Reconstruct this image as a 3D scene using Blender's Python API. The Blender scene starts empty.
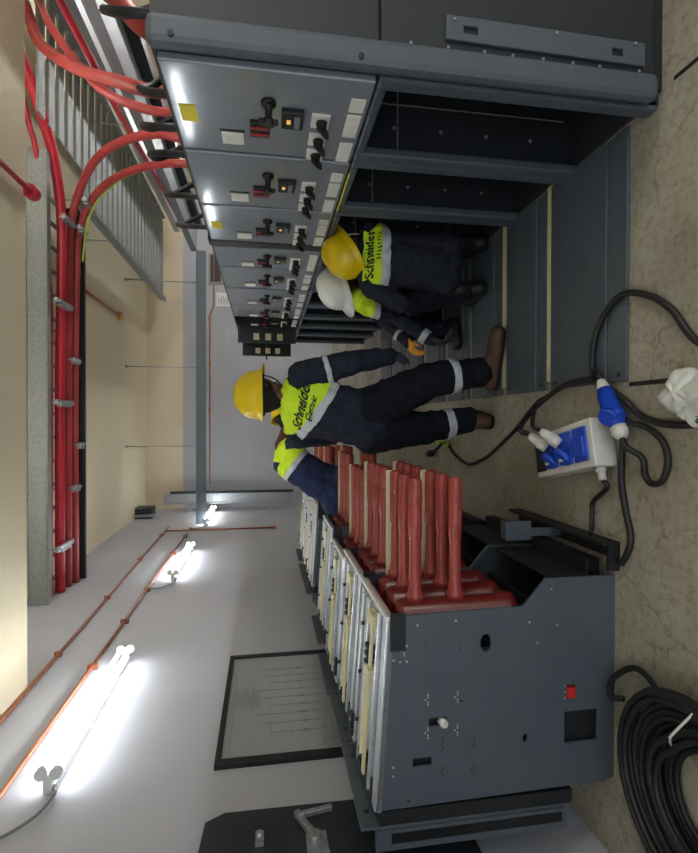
import bpy, bmesh, math, random
from mathutils import Vector, Matrix, geometry
from mathutils.bvhtree import BVHTree
R = random.Random(7)
C = bpy.context.scene.collection
V = Vector

# ------------------------------------------------------------------ materials
def mat(name, col, rough=0.5, metal=0.0, var=0.12, scale=6.0, bump=0.0, bscale=60.0, emit=None, estr=0.0, spec=0.5, alpha=None, trans=0.0):
    m = bpy.data.materials.new(name); m.use_nodes = True
    nt = m.node_tree; n = nt.nodes; l = nt.links
    b = n['Principled BSDF']
    b.inputs['Roughness'].default_value = rough
    b.inputs['Metallic'].default_value = metal
    b.inputs['Specular IOR Level'].default_value = spec
    tc = n.new('ShaderNodeTexCoord')
    if var > 0:
        nz = n.new('ShaderNodeTexNoise'); nz.inputs['Scale'].default_value = scale; nz.inputs['Detail'].default_value = 5
        l.new(tc.outputs['Object'], nz.inputs['Vector'])
        cr = n.new('ShaderNodeValToRGB')
        cr.color_ramp.elements[0].position = 0.3; cr.color_ramp.elements[1].position = 0.7
        cr.color_ramp.elements[0].color = (*[c*(1-var) for c in col], 1)
        cr.color_ramp.elements[1].color = (*[min(1, c*(1+var)) for c in col], 1)
        l.new(nz.outputs['Fac'], cr.inputs['Fac']); l.new(cr.outputs['Color'], b.inputs['Base Color'])
    else:
        b.inputs['Base Color'].default_value = (*col, 1)
    if bump > 0:
        n2 = n.new('ShaderNodeTexNoise'); n2.inputs['Scale'].default_value = bscale; n2.inputs['Detail'].default_value = 4
        l.new(tc.outputs['Object'], n2.inputs['Vector'])
        bp = n.new('ShaderNodeBump'); bp.inputs['Strength'].default_value = bump; bp.inputs['Distance'].default_value = 0.01
        l.new(n2.outputs['Fac'], bp.inputs['Height']); l.new(bp.outputs['Normal'], b.inputs['Normal'])
    if emit:
        b.inputs['Emission Color'].default_value = (*emit, 1); b.inputs['Emission Strength'].default_value = estr
    if trans: b.inputs['Transmission Weight'].default_value = trans
    return m

def srgb(r, g, b):
    f = lambda c: (c/255/12.92 if c/255 <= .04045 else ((c/255+.055)/1.055)**2.4)
    return (f(r), f(g), f(b))

M = {}
M['steel'] = mat('grey_steel_paint', srgb(78, 87, 96), .42, .0, .06, 5, .05, 200)
M['steel_dark'] = mat('dark_steel_paint', srgb(37, 41, 47), .45, .0, .08, 5)
M['steel_panel'] = mat('satin_panel_paint', srgb(140, 147, 156), .09, .12, .04, 3)
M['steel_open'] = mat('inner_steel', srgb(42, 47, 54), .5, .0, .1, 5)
M['black'] = mat('black_plastic', srgb(22, 22, 24), .4, 0, .1, 20)
M['blackmetal'] = mat('black_metal', srgb(27, 29, 32), .5, .0, .15, 12)
M['galv'] = mat('galvanised_steel', srgb(168, 172, 176), .38, .75, .22, 40, .05, 80)
M['galv_dull'] = mat('dull_galvanised', srgb(146, 150, 148), .6, .25, .22, 55, .05, 80)
M['zinc'] = mat('bright_zinc', srgb(215, 220, 226), .3, .7, .1, 25)
M['cream'] = mat('cream_insulation', srgb(214, 208, 168), .45, 0, .08, 14)
M['red_epoxy'] = mat('red_epoxy', srgb(152, 62, 56), .25, 0, .1, 8)
M['red_epoxy_d'] = mat('dark_red_epoxy', srgb(104, 30, 28), .3, 0, .1, 8)
M['red_cable'] = mat('red_cable_sheath', srgb(186, 40, 56), .38, 0, .12, 9)
M['red_cable2'] = mat('faded_red_cable_sheath', srgb(168, 62, 62), .42, 0, .12, 9)
M['copper'] = mat('copper_conduit', srgb(176, 112, 84), .35, .5, .15, 10)
M['white'] = mat('white_paint', srgb(225, 227, 226), .5, 0, .04, 10)
M['paper'] = mat('white_label', srgb(232, 232, 226), .6, 0, .05, 40)
M['yellow_s'] = mat('yellow_sticker', srgb(236, 218, 62), .55, 0, .05, 30)
M['red_led'] = mat('red_indicator', srgb(190, 40, 45), .3, 0, .1, 30)
M['amber'] = mat('amber_display', srgb(230, 190, 110), .3, 0, .1, 30, emit=srgb(255, 190, 90), estr=.35)
M['tube'] = mat('lamp_tube', (1, 1, 1), .4, 0, 0, emit=(.94, .98, 1.0), estr=16.0)
M['tube_fill'] = mat('fill_lamp_tube', (1, 1, 1), .4, 0, 0, emit=(.97, .98, 1.0), estr=85.0)  # stronger emission for the added, unseen right wall fill lamps
M['navy'] = mat('navy_cloth', srgb(42, 46, 60), .85, 0, .18, 14, .5, 260, spec=.2)
M['navy_b'] = mat('bluer_navy_cloth', srgb(48, 58, 92), .85, 0, .18, 14, .5, 260, spec=.2)
M['navy_dark'] = mat('black_trouser_cloth', srgb(28, 30, 38), .9, 0, .18, 14, .5, 260, spec=.15)
M['hivis'] = mat('hi_vis_yellow', srgb(212, 246, 40), .7, 0, .05, 12, emit=None)
M['reflect'] = mat('reflective_tape', srgb(196, 200, 206), .45, .1, .06, 60)
M['skin'] = mat('brown_skin', srgb(104, 70, 54), .55, 0, .1, 18)
M['hair'] = mat('black_hair', srgb(24, 22, 22), .8, 0, .2, 60, .6, 200)
M['helm_y'] = mat('yellow_helmet_shell', srgb(238, 205, 20), .3, 0, .05, 6)
M['helm_w'] = mat('white_helmet_shell', srgb(232, 234, 230), .3, 0, .04, 6)
M['boot'] = mat('brown_boot_leather', srgb(84, 58, 40), .6, 0, .25, 14, .3, 60)
M['boot_k'] = mat('black_boot_leather', srgb(30, 29, 29), .55, 0, .25, 14, .3, 60)
M['glove_o'] = mat('orange_glove', srgb(226, 156, 50), .7, 0, .12, 30)
M['glove_g'] = mat('dark_grey_glove', srgb(52, 54, 60), .8, 0, .2, 30)
M['blue'] = mat('blue_plug_plastic', srgb(30, 72, 190), .35, 0, .06, 12)
M['plug_w'] = mat('white_grey_plastic', srgb(212, 212, 206), .45, 0, .06, 20)
M['rubber'] = mat('black_cable_rubber', srgb(28, 28, 30), .5, 0, .15, 30)
M['cloth_w'] = mat('white_plastic_bag', srgb(226, 230, 226), .5, 0, .05, 12, .3, 40)
M['green'] = mat('green_print', srgb(58, 130, 104), .5, 0, .1, 20)
M['ygreen'] = mat('yellow_green_wire', srgb(170, 190, 60), .5, 0, .25, 50)
M['ink'] = mat('black_lettering', srgb(26, 30, 24), .7, 0, 0)
M['inkgrey'] = mat('grey_print', srgb(120, 122, 124), .6, 0, 0)
M['glassboard'] = mat('glazed_drawing', srgb(164, 166, 168), .16, 0, .05, 2)
M['dull_light'] = mat('dark_opening', srgb(20, 22, 26), .3, 0, 0)
M['grey_rail'] = mat('grey_trunking_paint', srgb(136, 142, 148), .5, .1, .06, 8)
M['blue_rail'] = mat('blue_grey_strut_paint', srgb(94, 105, 115), .45, .15, .06, 8)
M['orange_d'] = mat('orange_detector', srgb(206, 160, 80), .5, 0, .1, 20)

def wall_mat(name, col, col2, sc=0.7, bump=.08, stain=.0):
    m = bpy.data.materials.new(name); m.use_nodes = True
    nt = m.node_tree; n = nt.nodes; l = nt.links; b = n['Principled BSDF']
    b.inputs['Roughness'].default_value = .75; b.inputs['Specular IOR Level'].default_value = .25
    tc = n.new('ShaderNodeTexCoord')
    a = n.new('ShaderNodeTexNoise'); a.inputs['Scale'].default_value = sc; a.inputs['Detail'].default_value = 6; a.inputs['Roughness'].default_value = .6
    l.new(tc.outputs['Object'], a.inputs['Vector'])
    mx = n.new('ShaderNodeMix'); mx.data_type = 'RGBA'
    mx.inputs[6].default_value = (*col, 1); mx.inputs[7].default_value = (*col2, 1)
    cr = n.new('ShaderNodeValToRGB'); cr.color_ramp.elements[0].position = .35; cr.color_ramp.elements[1].position = .7
    l.new(a.outputs['Fac'], cr.inputs['Fac']); l.new(cr.outputs['Color'], mx.inputs[0])
    l.new(mx.outputs[2], b.inputs['Base Color'])
    n2 = n.new('ShaderNodeTexNoise'); n2.inputs['Scale'].default_value = 90; n2.inputs['Detail'].default_value = 3
    l.new(tc.outputs['Object'], n2.inputs['Vector'])
    bp = n.new('ShaderNodeBump'); bp.inputs['Strength'].default_value = bump; bp.inputs['Distance'].default_value = .01
    l.new(n2.outputs['Fac'], bp.inputs['Height']); l.new(bp.outputs['Normal'], b.inputs['Normal'])
    return m
M['wall_grey'] = wall_mat('painted_grey_wall', srgb(184, 186, 193), srgb(175, 177, 184))
M['wall_beige'] = wall_mat('cream_wall', srgb(222, 208, 182), srgb(212, 198, 172))
M['soffit'] = wall_mat('cream_ceiling', srgb(236, 224, 194), srgb(230, 218, 188))

def floor_mat():
    m = bpy.data.materials.new('worn_concrete'); m.use_nodes = True
    nt = m.node_tree; n = nt.nodes; l = nt.links; b = n['Principled BSDF']
    b.inputs['Roughness'].default_value = .62; b.inputs['Specular IOR Level'].default_value = .35
    tc = n.new('ShaderNodeTexCoord')
    def noise(s, d=6, r=.6):
        a = n.new('ShaderNodeTexNoise'); a.inputs['Scale'].default_value = s; a.inputs['Detail'].default_value = d; a.inputs['Roughness'].default_value = r
        l.new(tc.outputs['Object'], a.inputs['Vector']); return a
    def ramp(src, p0, p1, c0, c1):
        cr = n.new('ShaderNodeValToRGB'); e = cr.color_ramp.elements
        e[0].position = p0; e[1].position = p1; e[0].color = (*c0, 1); e[1].color = (*c1, 1)
        l.new(src, cr.inputs['Fac']); return cr.outputs['Color']
    base = ramp(noise(1.6).outputs['Fac'], .32, .72, srgb(138, 133, 119), srgb(178, 174, 160))
    fine = ramp(noise(26, 8, .7).outputs['Fac'], .36, .52, (.62, .60, .56), (1, 1, 1))
    spots = ramp(noise(60, 3, .5).outputs['Fac'], .30, .36, (.45, .42, .38), (1, 1, 1))
    vo = n.new('ShaderNodeTexVoronoi'); vo.feature = 'DISTANCE_TO_EDGE'; vo.inputs['Scale'].default_value = 2.3
    nd = noise(5, 4); mp = n.new('ShaderNodeMix'); mp.data_type = 'RGBA'; mp.inputs[0].default_value = .22
    l.new(tc.outputs['Object'], mp.inputs[6]); l.new(nd.outputs['Color'], mp.inputs[7]); l.new(mp.outputs[2], vo.inputs['Vector'])
    crack = ramp(vo.outputs['Distance'], .0, .012, (.55, .52, .47), (1, 1, 1))
    cur = base
    for x in (fine, spots, crack):
        mm = n.new('ShaderNodeMix'); mm.data_type = 'RGBA'; mm.blend_type = 'MULTIPLY'; mm.inputs[0].default_value = .75
        l.new(cur, mm.inputs[6]); l.new(x, mm.inputs[7]); cur = mm.outputs[2]
    l.new(cur, b.inputs['Base Color'])
    bp = n.new('ShaderNodeBump'); bp.inputs['Strength'].default_value = .15; bp.inputs['Distance'].default_value = .01
    l.new(noise(40).outputs['Fac'], bp.inputs['Height']); l.new(bp.outputs['Normal'], b.inputs['Normal'])
    return m
M['floor'] = floor_mat()

# ------------------------------------------------------------------ mesh helpers
def root_of(p):
    o = V((0, 0, 0))
    while p is not None:
        o += p.location; p = p.parent
    return o

class MB:
    def __init__(s): s.v = []; s.f = []; s.mi = []; s.sm = []; s.cur = 0
    def add(s, vs, fs, smooth=False):
        b = len(s.v); s.v += [tuple(v) for v in vs]
        for f in fs: s.f.append([i+b for i in f]); s.mi.append(s.cur); s.sm.append(smooth)
        return s
    def box(s, x0, x1, y0, y1, z0, z1):
        v = [(x, y, z) for x in (x0, x1) for y in (y0, y1) for z in (z0, z1)]
        return s.add(v, [(0, 1, 3, 2), (4, 6, 7, 5), (0, 4, 5, 1), (2, 3, 7, 6), (0, 2, 6, 4), (1, 5, 7, 3)])
    def obox(s, c, ax, ay, az):
        c, ax, ay, az = V(c), V(ax), V(ay), V(az)
        v = [c+ax*i+ay*j+az*k for i in (-1, 1) for j in (-1, 1) for k in (-1, 1)]
        return s.add(v, [(0, 1, 3, 2), (4, 6, 7, 5), (0, 4, 5, 1), (2, 3, 7, 6), (0, 2, 6, 4), (1, 5, 7, 3)])
    def beam(s, p0, p1, w, h, up=(0, 0, 1)):
        p0, p1 = V(p0), V(p1); d = (p1-p0); L = d.length; d.normalize()
        u = V(up); r = d.cross(u).normalized(); u = r.cross(d)
        return s.obox((p0+p1)/2, d*L/2, r*w/2, u*h/2)
    def cyl(s, p0, p1, r0, r1=None, n=14, smooth=True):
        return s.lathe([(0, r0), (1, r1 if r1 is not None else r0)], p0, p1, n, smooth)
    def lathe(s, prof, p0, p1, n=18, smooth=True):      # prof: (t along axis 0..1, radius)
        p0, p1 = V(p0), V(p1); d = p1-p0; dn = d.normalized()
        a = dn.orthogonal().normalized(); b = dn.cross(a)
        vs = []
        for t, r in prof:
            for i in range(n):
                w = 2*math.pi*i/n
                vs.append(p0+d*t+(a*math.cos(w)+b*math.sin(w))*r)
        fs = []
        for k in range(len(prof)-1):
            for i in range(n):
                j = (i+1) % n
                fs.append((k*n+i, k*n+j, (k+1)*n+j, (k+1)*n+i))
        s.add(vs, fs, smooth)
        b0 = len(s.v)-len(vs)
        s.f.append([b0+i for i in range(n)][::-1]); s.mi.append(s.cur); s.sm.append(False)
        s.f.append([b0+(len(prof)-1)*n+i for i in range(n)]); s.mi.append(s.cur); s.sm.append(False)
        return s
    def tube(s, pts, r, n=10, closed=False):
        pts = [V(p) for p in pts]; N = len(pts)
        rr = r if isinstance(r, (list, tuple)) else [r]*N
        tang = []
        for i in range(N):
            a = pts[(i-1) % N] if (closed or i > 0) else pts[i]
            b = pts[(i+1) % N] if (closed or i < N-1) else pts[i]
            tang.append((b-a).normalized())
        up = tang[0].orthogonal().normalized(); vs = []
        for i in range(N):
            up = (up-tang[i]*up.dot(tang[i])).normalized(); bi = tang[i].cross(up)
            for k in range(n):
                w = 2*math.pi*k/n
                vs.append(pts[i]+(up*math.cos(w)+bi*math.sin(w))*rr[i])
        fs = []
        for i in range(N if closed else N-1):
            j = (i+1) % N
            for k in range(n):
                k2 = (k+1) % n
                fs.append((i*n+k, i*n+k2, j*n+k2, j*n+k))
        if not closed:
            fs.append(tuple(range(n))[::-1]); fs.append(tuple((N-1)*n+k for k in range(n)))
        return s.add(vs, fs, True)
    def plate(s, poly, holes, axis, a, b):               # polygon with holes, extruded along axis from a to b
        loops = [[V((p[0], p[1], 0)) for p in q] for q in [poly]+list(holes)]
        tri = geometry.tessellate_polygon(loops)
        flat = [p for q in loops for p in q]; n = len(flat)
        def P(p, t):
            return {'x': (t, p.x, p.y), 'y': (p.x, t, p.y), 'z': (p.x, p.y, t)}[axis]
        vs = [P(p, a) for p in flat]+[P(p, b) for p in flat]
        fs = [tuple(t) for t in tri]+[tuple(i+n for i in t)[::-1] for t in tri]
        o = 0
        for q in loops:
            k = len(q)
            for i in range(k):
                j = (i+1) % k
                fs.append((o+i, o+j, o+j+n, o+i+n))
            o += k
        return s.add(vs, fs)
    def sph(s, c, r, n=14, m=9):
        c = V(c); r = r if isinstance(r, (tuple, list)) else (r, r, r)
        vs = [c+V((0, 0, r[2]))]
        for i in range(1, m):
            t = math.pi*i/m
            for k in range(n):
                w = 2*math.pi*k/n
                vs.append(c+V((r[0]*math.sin(t)*math.cos(w), r[1]*math.sin(t)*math.sin(w), r[2]*math.cos(t))))
        vs.append(c-V((0, 0, r[2]))); fs = []
        for k in range(n): fs.append((0, 1+k, 1+(k+1) % n))
        for i in range(m-2):
            for k in range(n):
                a = 1+i*n+k; b = 1+i*n+(k+1) % n
                fs.append((a, a+n, b+n, b))
        e = len(vs)-1; o = 1+(m-2)*n
        for k in range(n): fs.append((o+k, e, o+(k+1) % n))
        return s.add(vs, fs, True)
    def build(s, name, mats, parent=None, bevel=0.0, loc=None):
        off = root_of(parent) if parent is not None else (V(loc) if loc is not None else None)
        if off is None:
            xs, ys, zs = zip(*s.v)
            off = V(((min(xs)+max(xs))/2, (min(ys)+max(ys))/2, min(zs)))
        me = bpy.data.meshes.new(name)
        me.from_pydata([tuple(V(v)-off) for v in s.v], [], s.f)
        for m in (mats if isinstance(mats, (list, tuple)) else [mats]): me.materials.append(m)
        for p, mi, sm in zip(me.polygons, s.mi, s.sm): p.material_index = mi; p.use_smooth = sm
        bm = bmesh.new(); bm.from_mesh(me); bmesh.ops.recalc_face_normals(bm, faces=bm.faces); bm.to_mesh(me); bm.free()
        o = bpy.data.objects.new(name, me); C.objects.link(o)
        if parent is not None: o.parent = parent
        else: o.location = off
        if bevel:
            md = o.modifiers.new('edge', 'BEVEL'); md.width = bevel; md.segments = 2; md.limit_method = 'ANGLE'; md.angle_limit = math.radians(50)
        return o

def tag(o, label, cat, group=None):
    o['label'] = label; o['category'] = cat
    if group: o['group'] = group
    return o
def thing(name, loc, label, cat, group=None):
    o = bpy.data.objects.new(name, None); o.empty_display_size = .1; C.objects.link(o); o.location = loc
    return tag(o, label, cat, group)
def struct(o): o['kind'] = 'structure'; return o
def copy_tree(o, parent=None):
    c = o.copy(); C.objects.link(c)
    if parent is not None: c.parent = parent
    for ch in [x for x in bpy.data.objects if x.parent == o]: copy_tree(ch, c)
    return c
def spline(pts, k=8):
    pts = [V(p) for p in pts]; P = [pts[0]*2-pts[1]]+pts+[pts[-1]*2-pts[-2]]; out = []
    for i in range(1, len(P)-2):
        for j in range(k):
            t = j/k; a, b, c, d = P[i-1:i+3]
            out.append(.5*((2*b)+(c-a)*t+(2*a-5*b+4*c-d)*t*t+(3*b-a-3*c+d)*t**3))
    out.append(pts[-1]); return out
def circ(cx, cy, r, n=20, ry=None):
    return [(cx+r*math.cos(2*math.pi*i/n), cy+(ry or r)*math.sin(2*math.pi*i/n)) for i in range(n)]
def rect(x0, x1, y0, y1): return [(x0, y0), (x1, y0), (x1, y1), (x0, y1)]

# ------------------------------------------------------------------ room
XL, XR, YF, ZC, YB = -2.1, 5.6, 12.8, 4.45, -3.2
struct(MB().box(XL-.2, XR+.2, YB, YF+.2, -.15, 0).build('floor', M['floor']))
struct(MB().box(XL-.2, XL, YB, YF+.2, 0, ZC).build('wall_left', M['wall_grey']))
o = MB(); o.box(XL, XR, YF, YF+.2, 0, 3.62); struct(o.build('wall_far', M['wall_grey']))
o = MB(); o.box(XL, XR, YF-.015, YF+.2, 3.62, ZC); struct(o.build('trim_1', M['wall_beige']))
struct(MB().box(XR, XR+.2, YB, YF+.2, 0, ZC).build('wall_right', M['wall_beige']))
struct(MB().box(XL-.2, XR+.2, 4.3, YF+.2, ZC, ZC+.15).build('ceiling', M['soffit']))
struct(MB().box(XL, XR, YB, 4.32, 3.49, 3.65).build('ceiling', M['soffit']))
struct(MB().box(XL-.2, XR+.2, 4.18, 4.32, 3.65, ZC+.15).build('trim_2', M['soffit']))
# small dark opening high in the far wall
o = MB(); o.box(3.35, 4.1, YF-.03, YF+.01, 2.70, 3.02); o.cur = 1; o.box(3.40, 4.05, YF-.035, YF-.02, 2.74, 2.98)
struct(o.build('window_1', [M['galv_dull'], M['dull_light']]))

# ------------------------------------------------------------------ lamps on the left wall, and added fill lamps
def lamp(y0, label):
    y1 = y0+1.66; X = XL
    t = thing('wall_batten_light', (X, (y0+y1)/2, 2.9), label, 'light', 'twin tube battens along the left wall')
    MB().box(X, X+.055, y0+.03, y1-.03, 2.905, 2.965).build('batten', M['white'], t, .004)
    for z in (2.905, 2.972):
        MB().cyl((X+.12, y0+.05, z), (X+.12, y1-.05, z), .014, n=12).build('tube', M['tube'], t)
    for y in (y0+.03, y1-.03):
        s = -1 if y < (y0+y1)/2 else 1
        h = MB()
        h.box(X+.02, X+.11, y-.02, y+.02, 2.915, 2.962)
        for z in (2.90, 2.977): h.cyl((X+.12, y-.018, z), (X+.12, y+.018, z), .033, n=18)
        h.build('lamp_holder', M['white'], t)
    zc = 2.92
    MB().tube(spline([(X+.03, y0+.03, zc-.01), (X+.05, y0-.05, zc-.04), (X+.03, y0-.16, zc), (X+.02, y0-.28, zc+.12), (X+.03, y0-.33, 3.19)]), .008, 8).build('power_cord', M['inkgrey'], t)
    t.location.z -= .08
    return t
lamp(3.06, 'nearest twin tube wall light, lit, above the framed drawing')
lamp(6.95, 'second lit twin tube wall light along the grey left wall')
lamp(10.6, 'small far twin tube wall light beyond the blue-grey strut')
lamp(-0.85, 'added unseen twin tube fill light on the left wall behind the viewer')  # unseen lamp added to light the surfaces facing the camera
def fill_lamp_right(y0, label, z):  # unseen battens added on the right wall to fill and even the light
    y1 = y0+1.66; X = XR
    t = thing('wall_batten_light', (X, (y0+y1)/2, z), label, 'light', 'added twin tube battens along the right wall')
    MB().box(X-.055, X, y0+.03, y1-.03, z, z+.06).build('batten', M['white'], t, .004)
    for dz_ in (0, .067): MB().cyl((X-.085, y0+.05, z+dz_), (X-.085, y1-.05, z+dz_), .014, n=12).build('tube', M['tube_fill'], t)
    for y in (y0+.03, y1-.03):
        h = MB(); h.box(X-.075, X-.02, y-.02, y+.02, z+.01, z+.057)
        for dz_ in (-.005, .072): h.cyl((X-.085, y-.018, z+dz_), (X-.085, y+.018, z+dz_), .033, n=18)
        h.build('lamp_holder', M['white'], t)
def fill_lamp_beam(x0, label):  # unseen battens added to brighten the upper ceiling and cable tray
    z = 3.95; y = 4.32
    t = thing('added_beam_light', (x0+.8, y, z), label, 'light', 'added battens on the far face of the ceiling beam')
    MB().box(x0, x0+1.6, y, y+.055, z, z+.06).build('batten', M['white'], t, .004)
    for dz_ in (0, .067): MB().cyl((x0+.03, y+.11, z+dz_), (x0+1.57, y+.11, z+dz_), .014, n=12).build('tube', M['tube'], t)
    for x in (x0, x0+1.6):
        h = MB(); h.box(x-.02, x+.02, y+.02, y+.1, z+.01, z+.057)
        for dz_ in (-.005, .072): h.cyl((x-.018, y+.11, z+dz_), (x+.018, y+.11, z+dz_), .033, n=18)
        h.build('lamp_holder', M['white'], t)
fill_lamp_beam(-1.1, 'added batten fill light on the hidden far face of the ceiling beam, left one')
fill_lamp_beam(1.9, 'added batten fill light on the hidden far face of the ceiling beam, right one')
fill_lamp_right(-1.2, 'added unseen twin tube fill light on the right wall behind the viewer', 2.9)
fill_lamp_right(2.6, 'added twin tube fill light hidden behind the near switchgear cubicles', 2.1)
fill_lamp_right(9.6, 'added twin tube fill light hidden behind the far switchgear cubicles', 2.1)
fill_lamp_right(6.1, 'added twin tube fill light hidden behind the middle switchgear cubicles', 2.1)

# copper conduits on the left wall
o = MB(); o.tube([(XL+.02, -1, 3.47), (XL+.02, 4.0, 3.47), (XL+.02, 10.6, 3.56)], .016)
for y in (4.9, 6.4, 8.1, 9.8): o.box(XL, XL+.045, y-.015, y+.015, 3.44+.014*(y-4), 3.50+.014*(y-4))
tag(o.build('conduit', M['copper']), 'upper copper conduit clipped along top of the left wall', 'conduit', 'conduits on the walls')
o = MB(); o.tube([(XL+.02, -1, 3.11), (XL+.02, 10.3, 3.11)], .016)
for y in (2.2, 4.6, 5.6, 8.4, 9.6): o.box(XL, XL+.045, y-.015, y+.015, 3.06, 3.14)
for y in (2.73, 6.62, 10.27): o.cyl((XL, y, 3.1), (XL+.05, y, 3.1), .035)
tag(o.build('conduit', M['copper']), 'lower copper conduit with boxes feeding the tube lights', 'conduit', 'conduits on the walls')
o = MB(); o.tube([(XL+.02, 10.15, 3.55), (XL+.02, 10.15, 1.5)], .016); o.box(XL, XL+.05, 10.10, 10.20, 1.45, 1.56)
tag(o.build('conduit', M['copper']), 'vertical copper drop conduit down the far left wall', 'conduit', 'conduits on the walls')
o = MB(); o.tube(spline([(-1.5, YF-.03, 3.0), (2.6, YF-.03, 3.0)]), .014); o.tube([(2.6, YF-.03, 3.0), (2.85, YF-.03, 2.9), (4.4, YF-.03, 2.9)], .014)
for x in (.3, 1.4, 2.5): o.box(x-.03, x+.03, YF-.05, YF, 2.97, 3.03)
tag(o.build('conduit', M['copper']), 'thin copper conduit running across the far wall', 'conduit', 'conduits on the walls')

# notice on the far wall
t = thing('notice', (2.98, YF-.006, 2.55), 'white printed notice sheet high on the far wall', 'notice')
MB().box(2.82, 3.15, YF-.008, YF, 2.52, 2.84).build('sheet', M['paper'], t)
o = MB()
for i in range(7): o.box(2.86, 3.08-.03*(i % 3), YF-.0095, YF-.008, 2.57+.035*i, 2.582+.035*i)
o.build('print', M['inkgrey'], t)

# ------------------------------------------------------------------ framed drawing on the left wall
t = thing('framed_drawing', (XL, 3.86, 1.0), 'large dark framed glazed drawing hanging on the grey left wall', 'picture')
y0, y1, z0, z1 = 3.14, 4.6, .86, 1.96
o = MB(); w = .035
o.box(XL, XL+.035, y0, y1, z1-w, z1); o.box(XL, XL+.035, y0, y1, z0, z0+w)
o.box(XL, XL+.035, y0, y0+w*1.6, z0+w, z1-w); o.box(XL, XL+.035, y1-w, y1, z0+w, z1-w)
o.build('frame', M['blackmetal'], t, .003)
MB().box(XL+.002, XL+.012, y0+w, y1-w, z0+w, z1-w).build('glazing', M['glassboard'], t)
o = MB(); xx = XL+.0125
def ln(a, b, c, d, th=.003):
    o.box(xx, xx+.0008, min(a, c)-th/2, max(a, c)+th/2, min(b, d)-th/2, max(b, d)+th/2)
for i in range(9):
    yy = 3.45+.11*i; ln(yy, 1.2, yy, 1.62+.05*(i % 3)); o.box(xx, xx+.0008, yy-.012, yy+.012, 1.36, 1.40)
ln(3.4, 1.62, 4.45, 1.62); ln(3.4, 1.48, 4.3, 1.48); ln(3.3, 1.2, 4.3, 1.2); ln(3.7, 1.75, 4.2, 1.75)
for i in range(14): ln(3.25, 1.1+.014*i, 3.25+.12+.05*(i % 4), 1.1+.014*i, .004)
for i in range(8): ln(3.9+.05*i, 1.05, 3.9+.05*i, 1.16)
for i in range(22): ln(3.75+.012*(i % 5), 1.70+.009*i, 3.95+.02*(i % 7), 1.70+.009*i, .003)
for i in range(30): o.box(xx, xx+.0008, 3.30+.04*i, 3.325+.04*i, 1.02+.012*(i % 3), 1.028+.012*(i % 3))
ln(3.24, .95, 4.5, .95); ln(3.24, 1.88, 4.5, 1.88)
o.build('drawing_lines', M['inkgrey'], t)

# dark perforated cabinet on the wall at the left edge
t = thing('wall_cabinet', (XL, 2.0, .66), 'dark shallow wall cabinet with perforated door and latch beside the framed drawing', 'cabinet')
XC = XL+.10
poly = [(1.45, .66), (2.64, .66), (2.66, 1.86), (2.61, 1.95), (2.3, 1.97), (1.45, 1.98)]
o = MB(); n = len(poly)
vs = [(XL+.001, y, z) for y, z in poly]+[(XC-.012, y, z) for y, z in poly]
o.add(vs, [tuple(range(n)), tuple(range(n, 2*n))[::-1]]+[(i, (i+1) % n, (i+1) % n+n, i+n) for i in range(n)])
o.build('case', M['steel_dark'], t)
o = MB(); vs = [(XC-.012, y, z) for y, z in poly]+[(XC, y, z) for y, z in poly]
o.add(vs, [tuple(range(n)), tuple(range(n, 2*n))[::-1]]+[(i, (i+1) % n, (i+1) % n+n, i+n) for i in range(n)])
dr = o.build('door', M['steel_dark'], t)
o = MB()
for i in range(12):
    for j in range(9):
        o.cyl((XC-.001, 1.62+.078*i, 1.55+.045*j), (XC+.0015, 1.62+.078*i, 1.55+.045*j), .005, n=6)
pf = o.build('perforation', M['black'], dr); pf['kind'] = 'stuff'
o = MB(); x = XC
o.beam((x+.03, 2.36, 1.40), (x+.035, 2.56, 1.50), .03, .03); o.cyl((x, 2.4, 1.42), (x+.05, 2.4, 1.42), .03); o.beam((x+.04, 2.53, 1.5), (x+.04, 2.56, 1.32), .025, .025)
o.cyl((x, 2.3, 1.38), (x+.04, 2.3, 1.38), .022); o.box(x, x+.02, 2.25, 2.45, 1.36, 1.46)
o.build('latch', M['galv'], dr, .004)
o = MB(); o.box(x, x+.03, 2.42, 2.48, 1.66, 1.7); o.cyl((x, 2.45, 1.68), (x+.05, 2.45, 1.68), .012); o.build('knob', M['galv'], dr)

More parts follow.
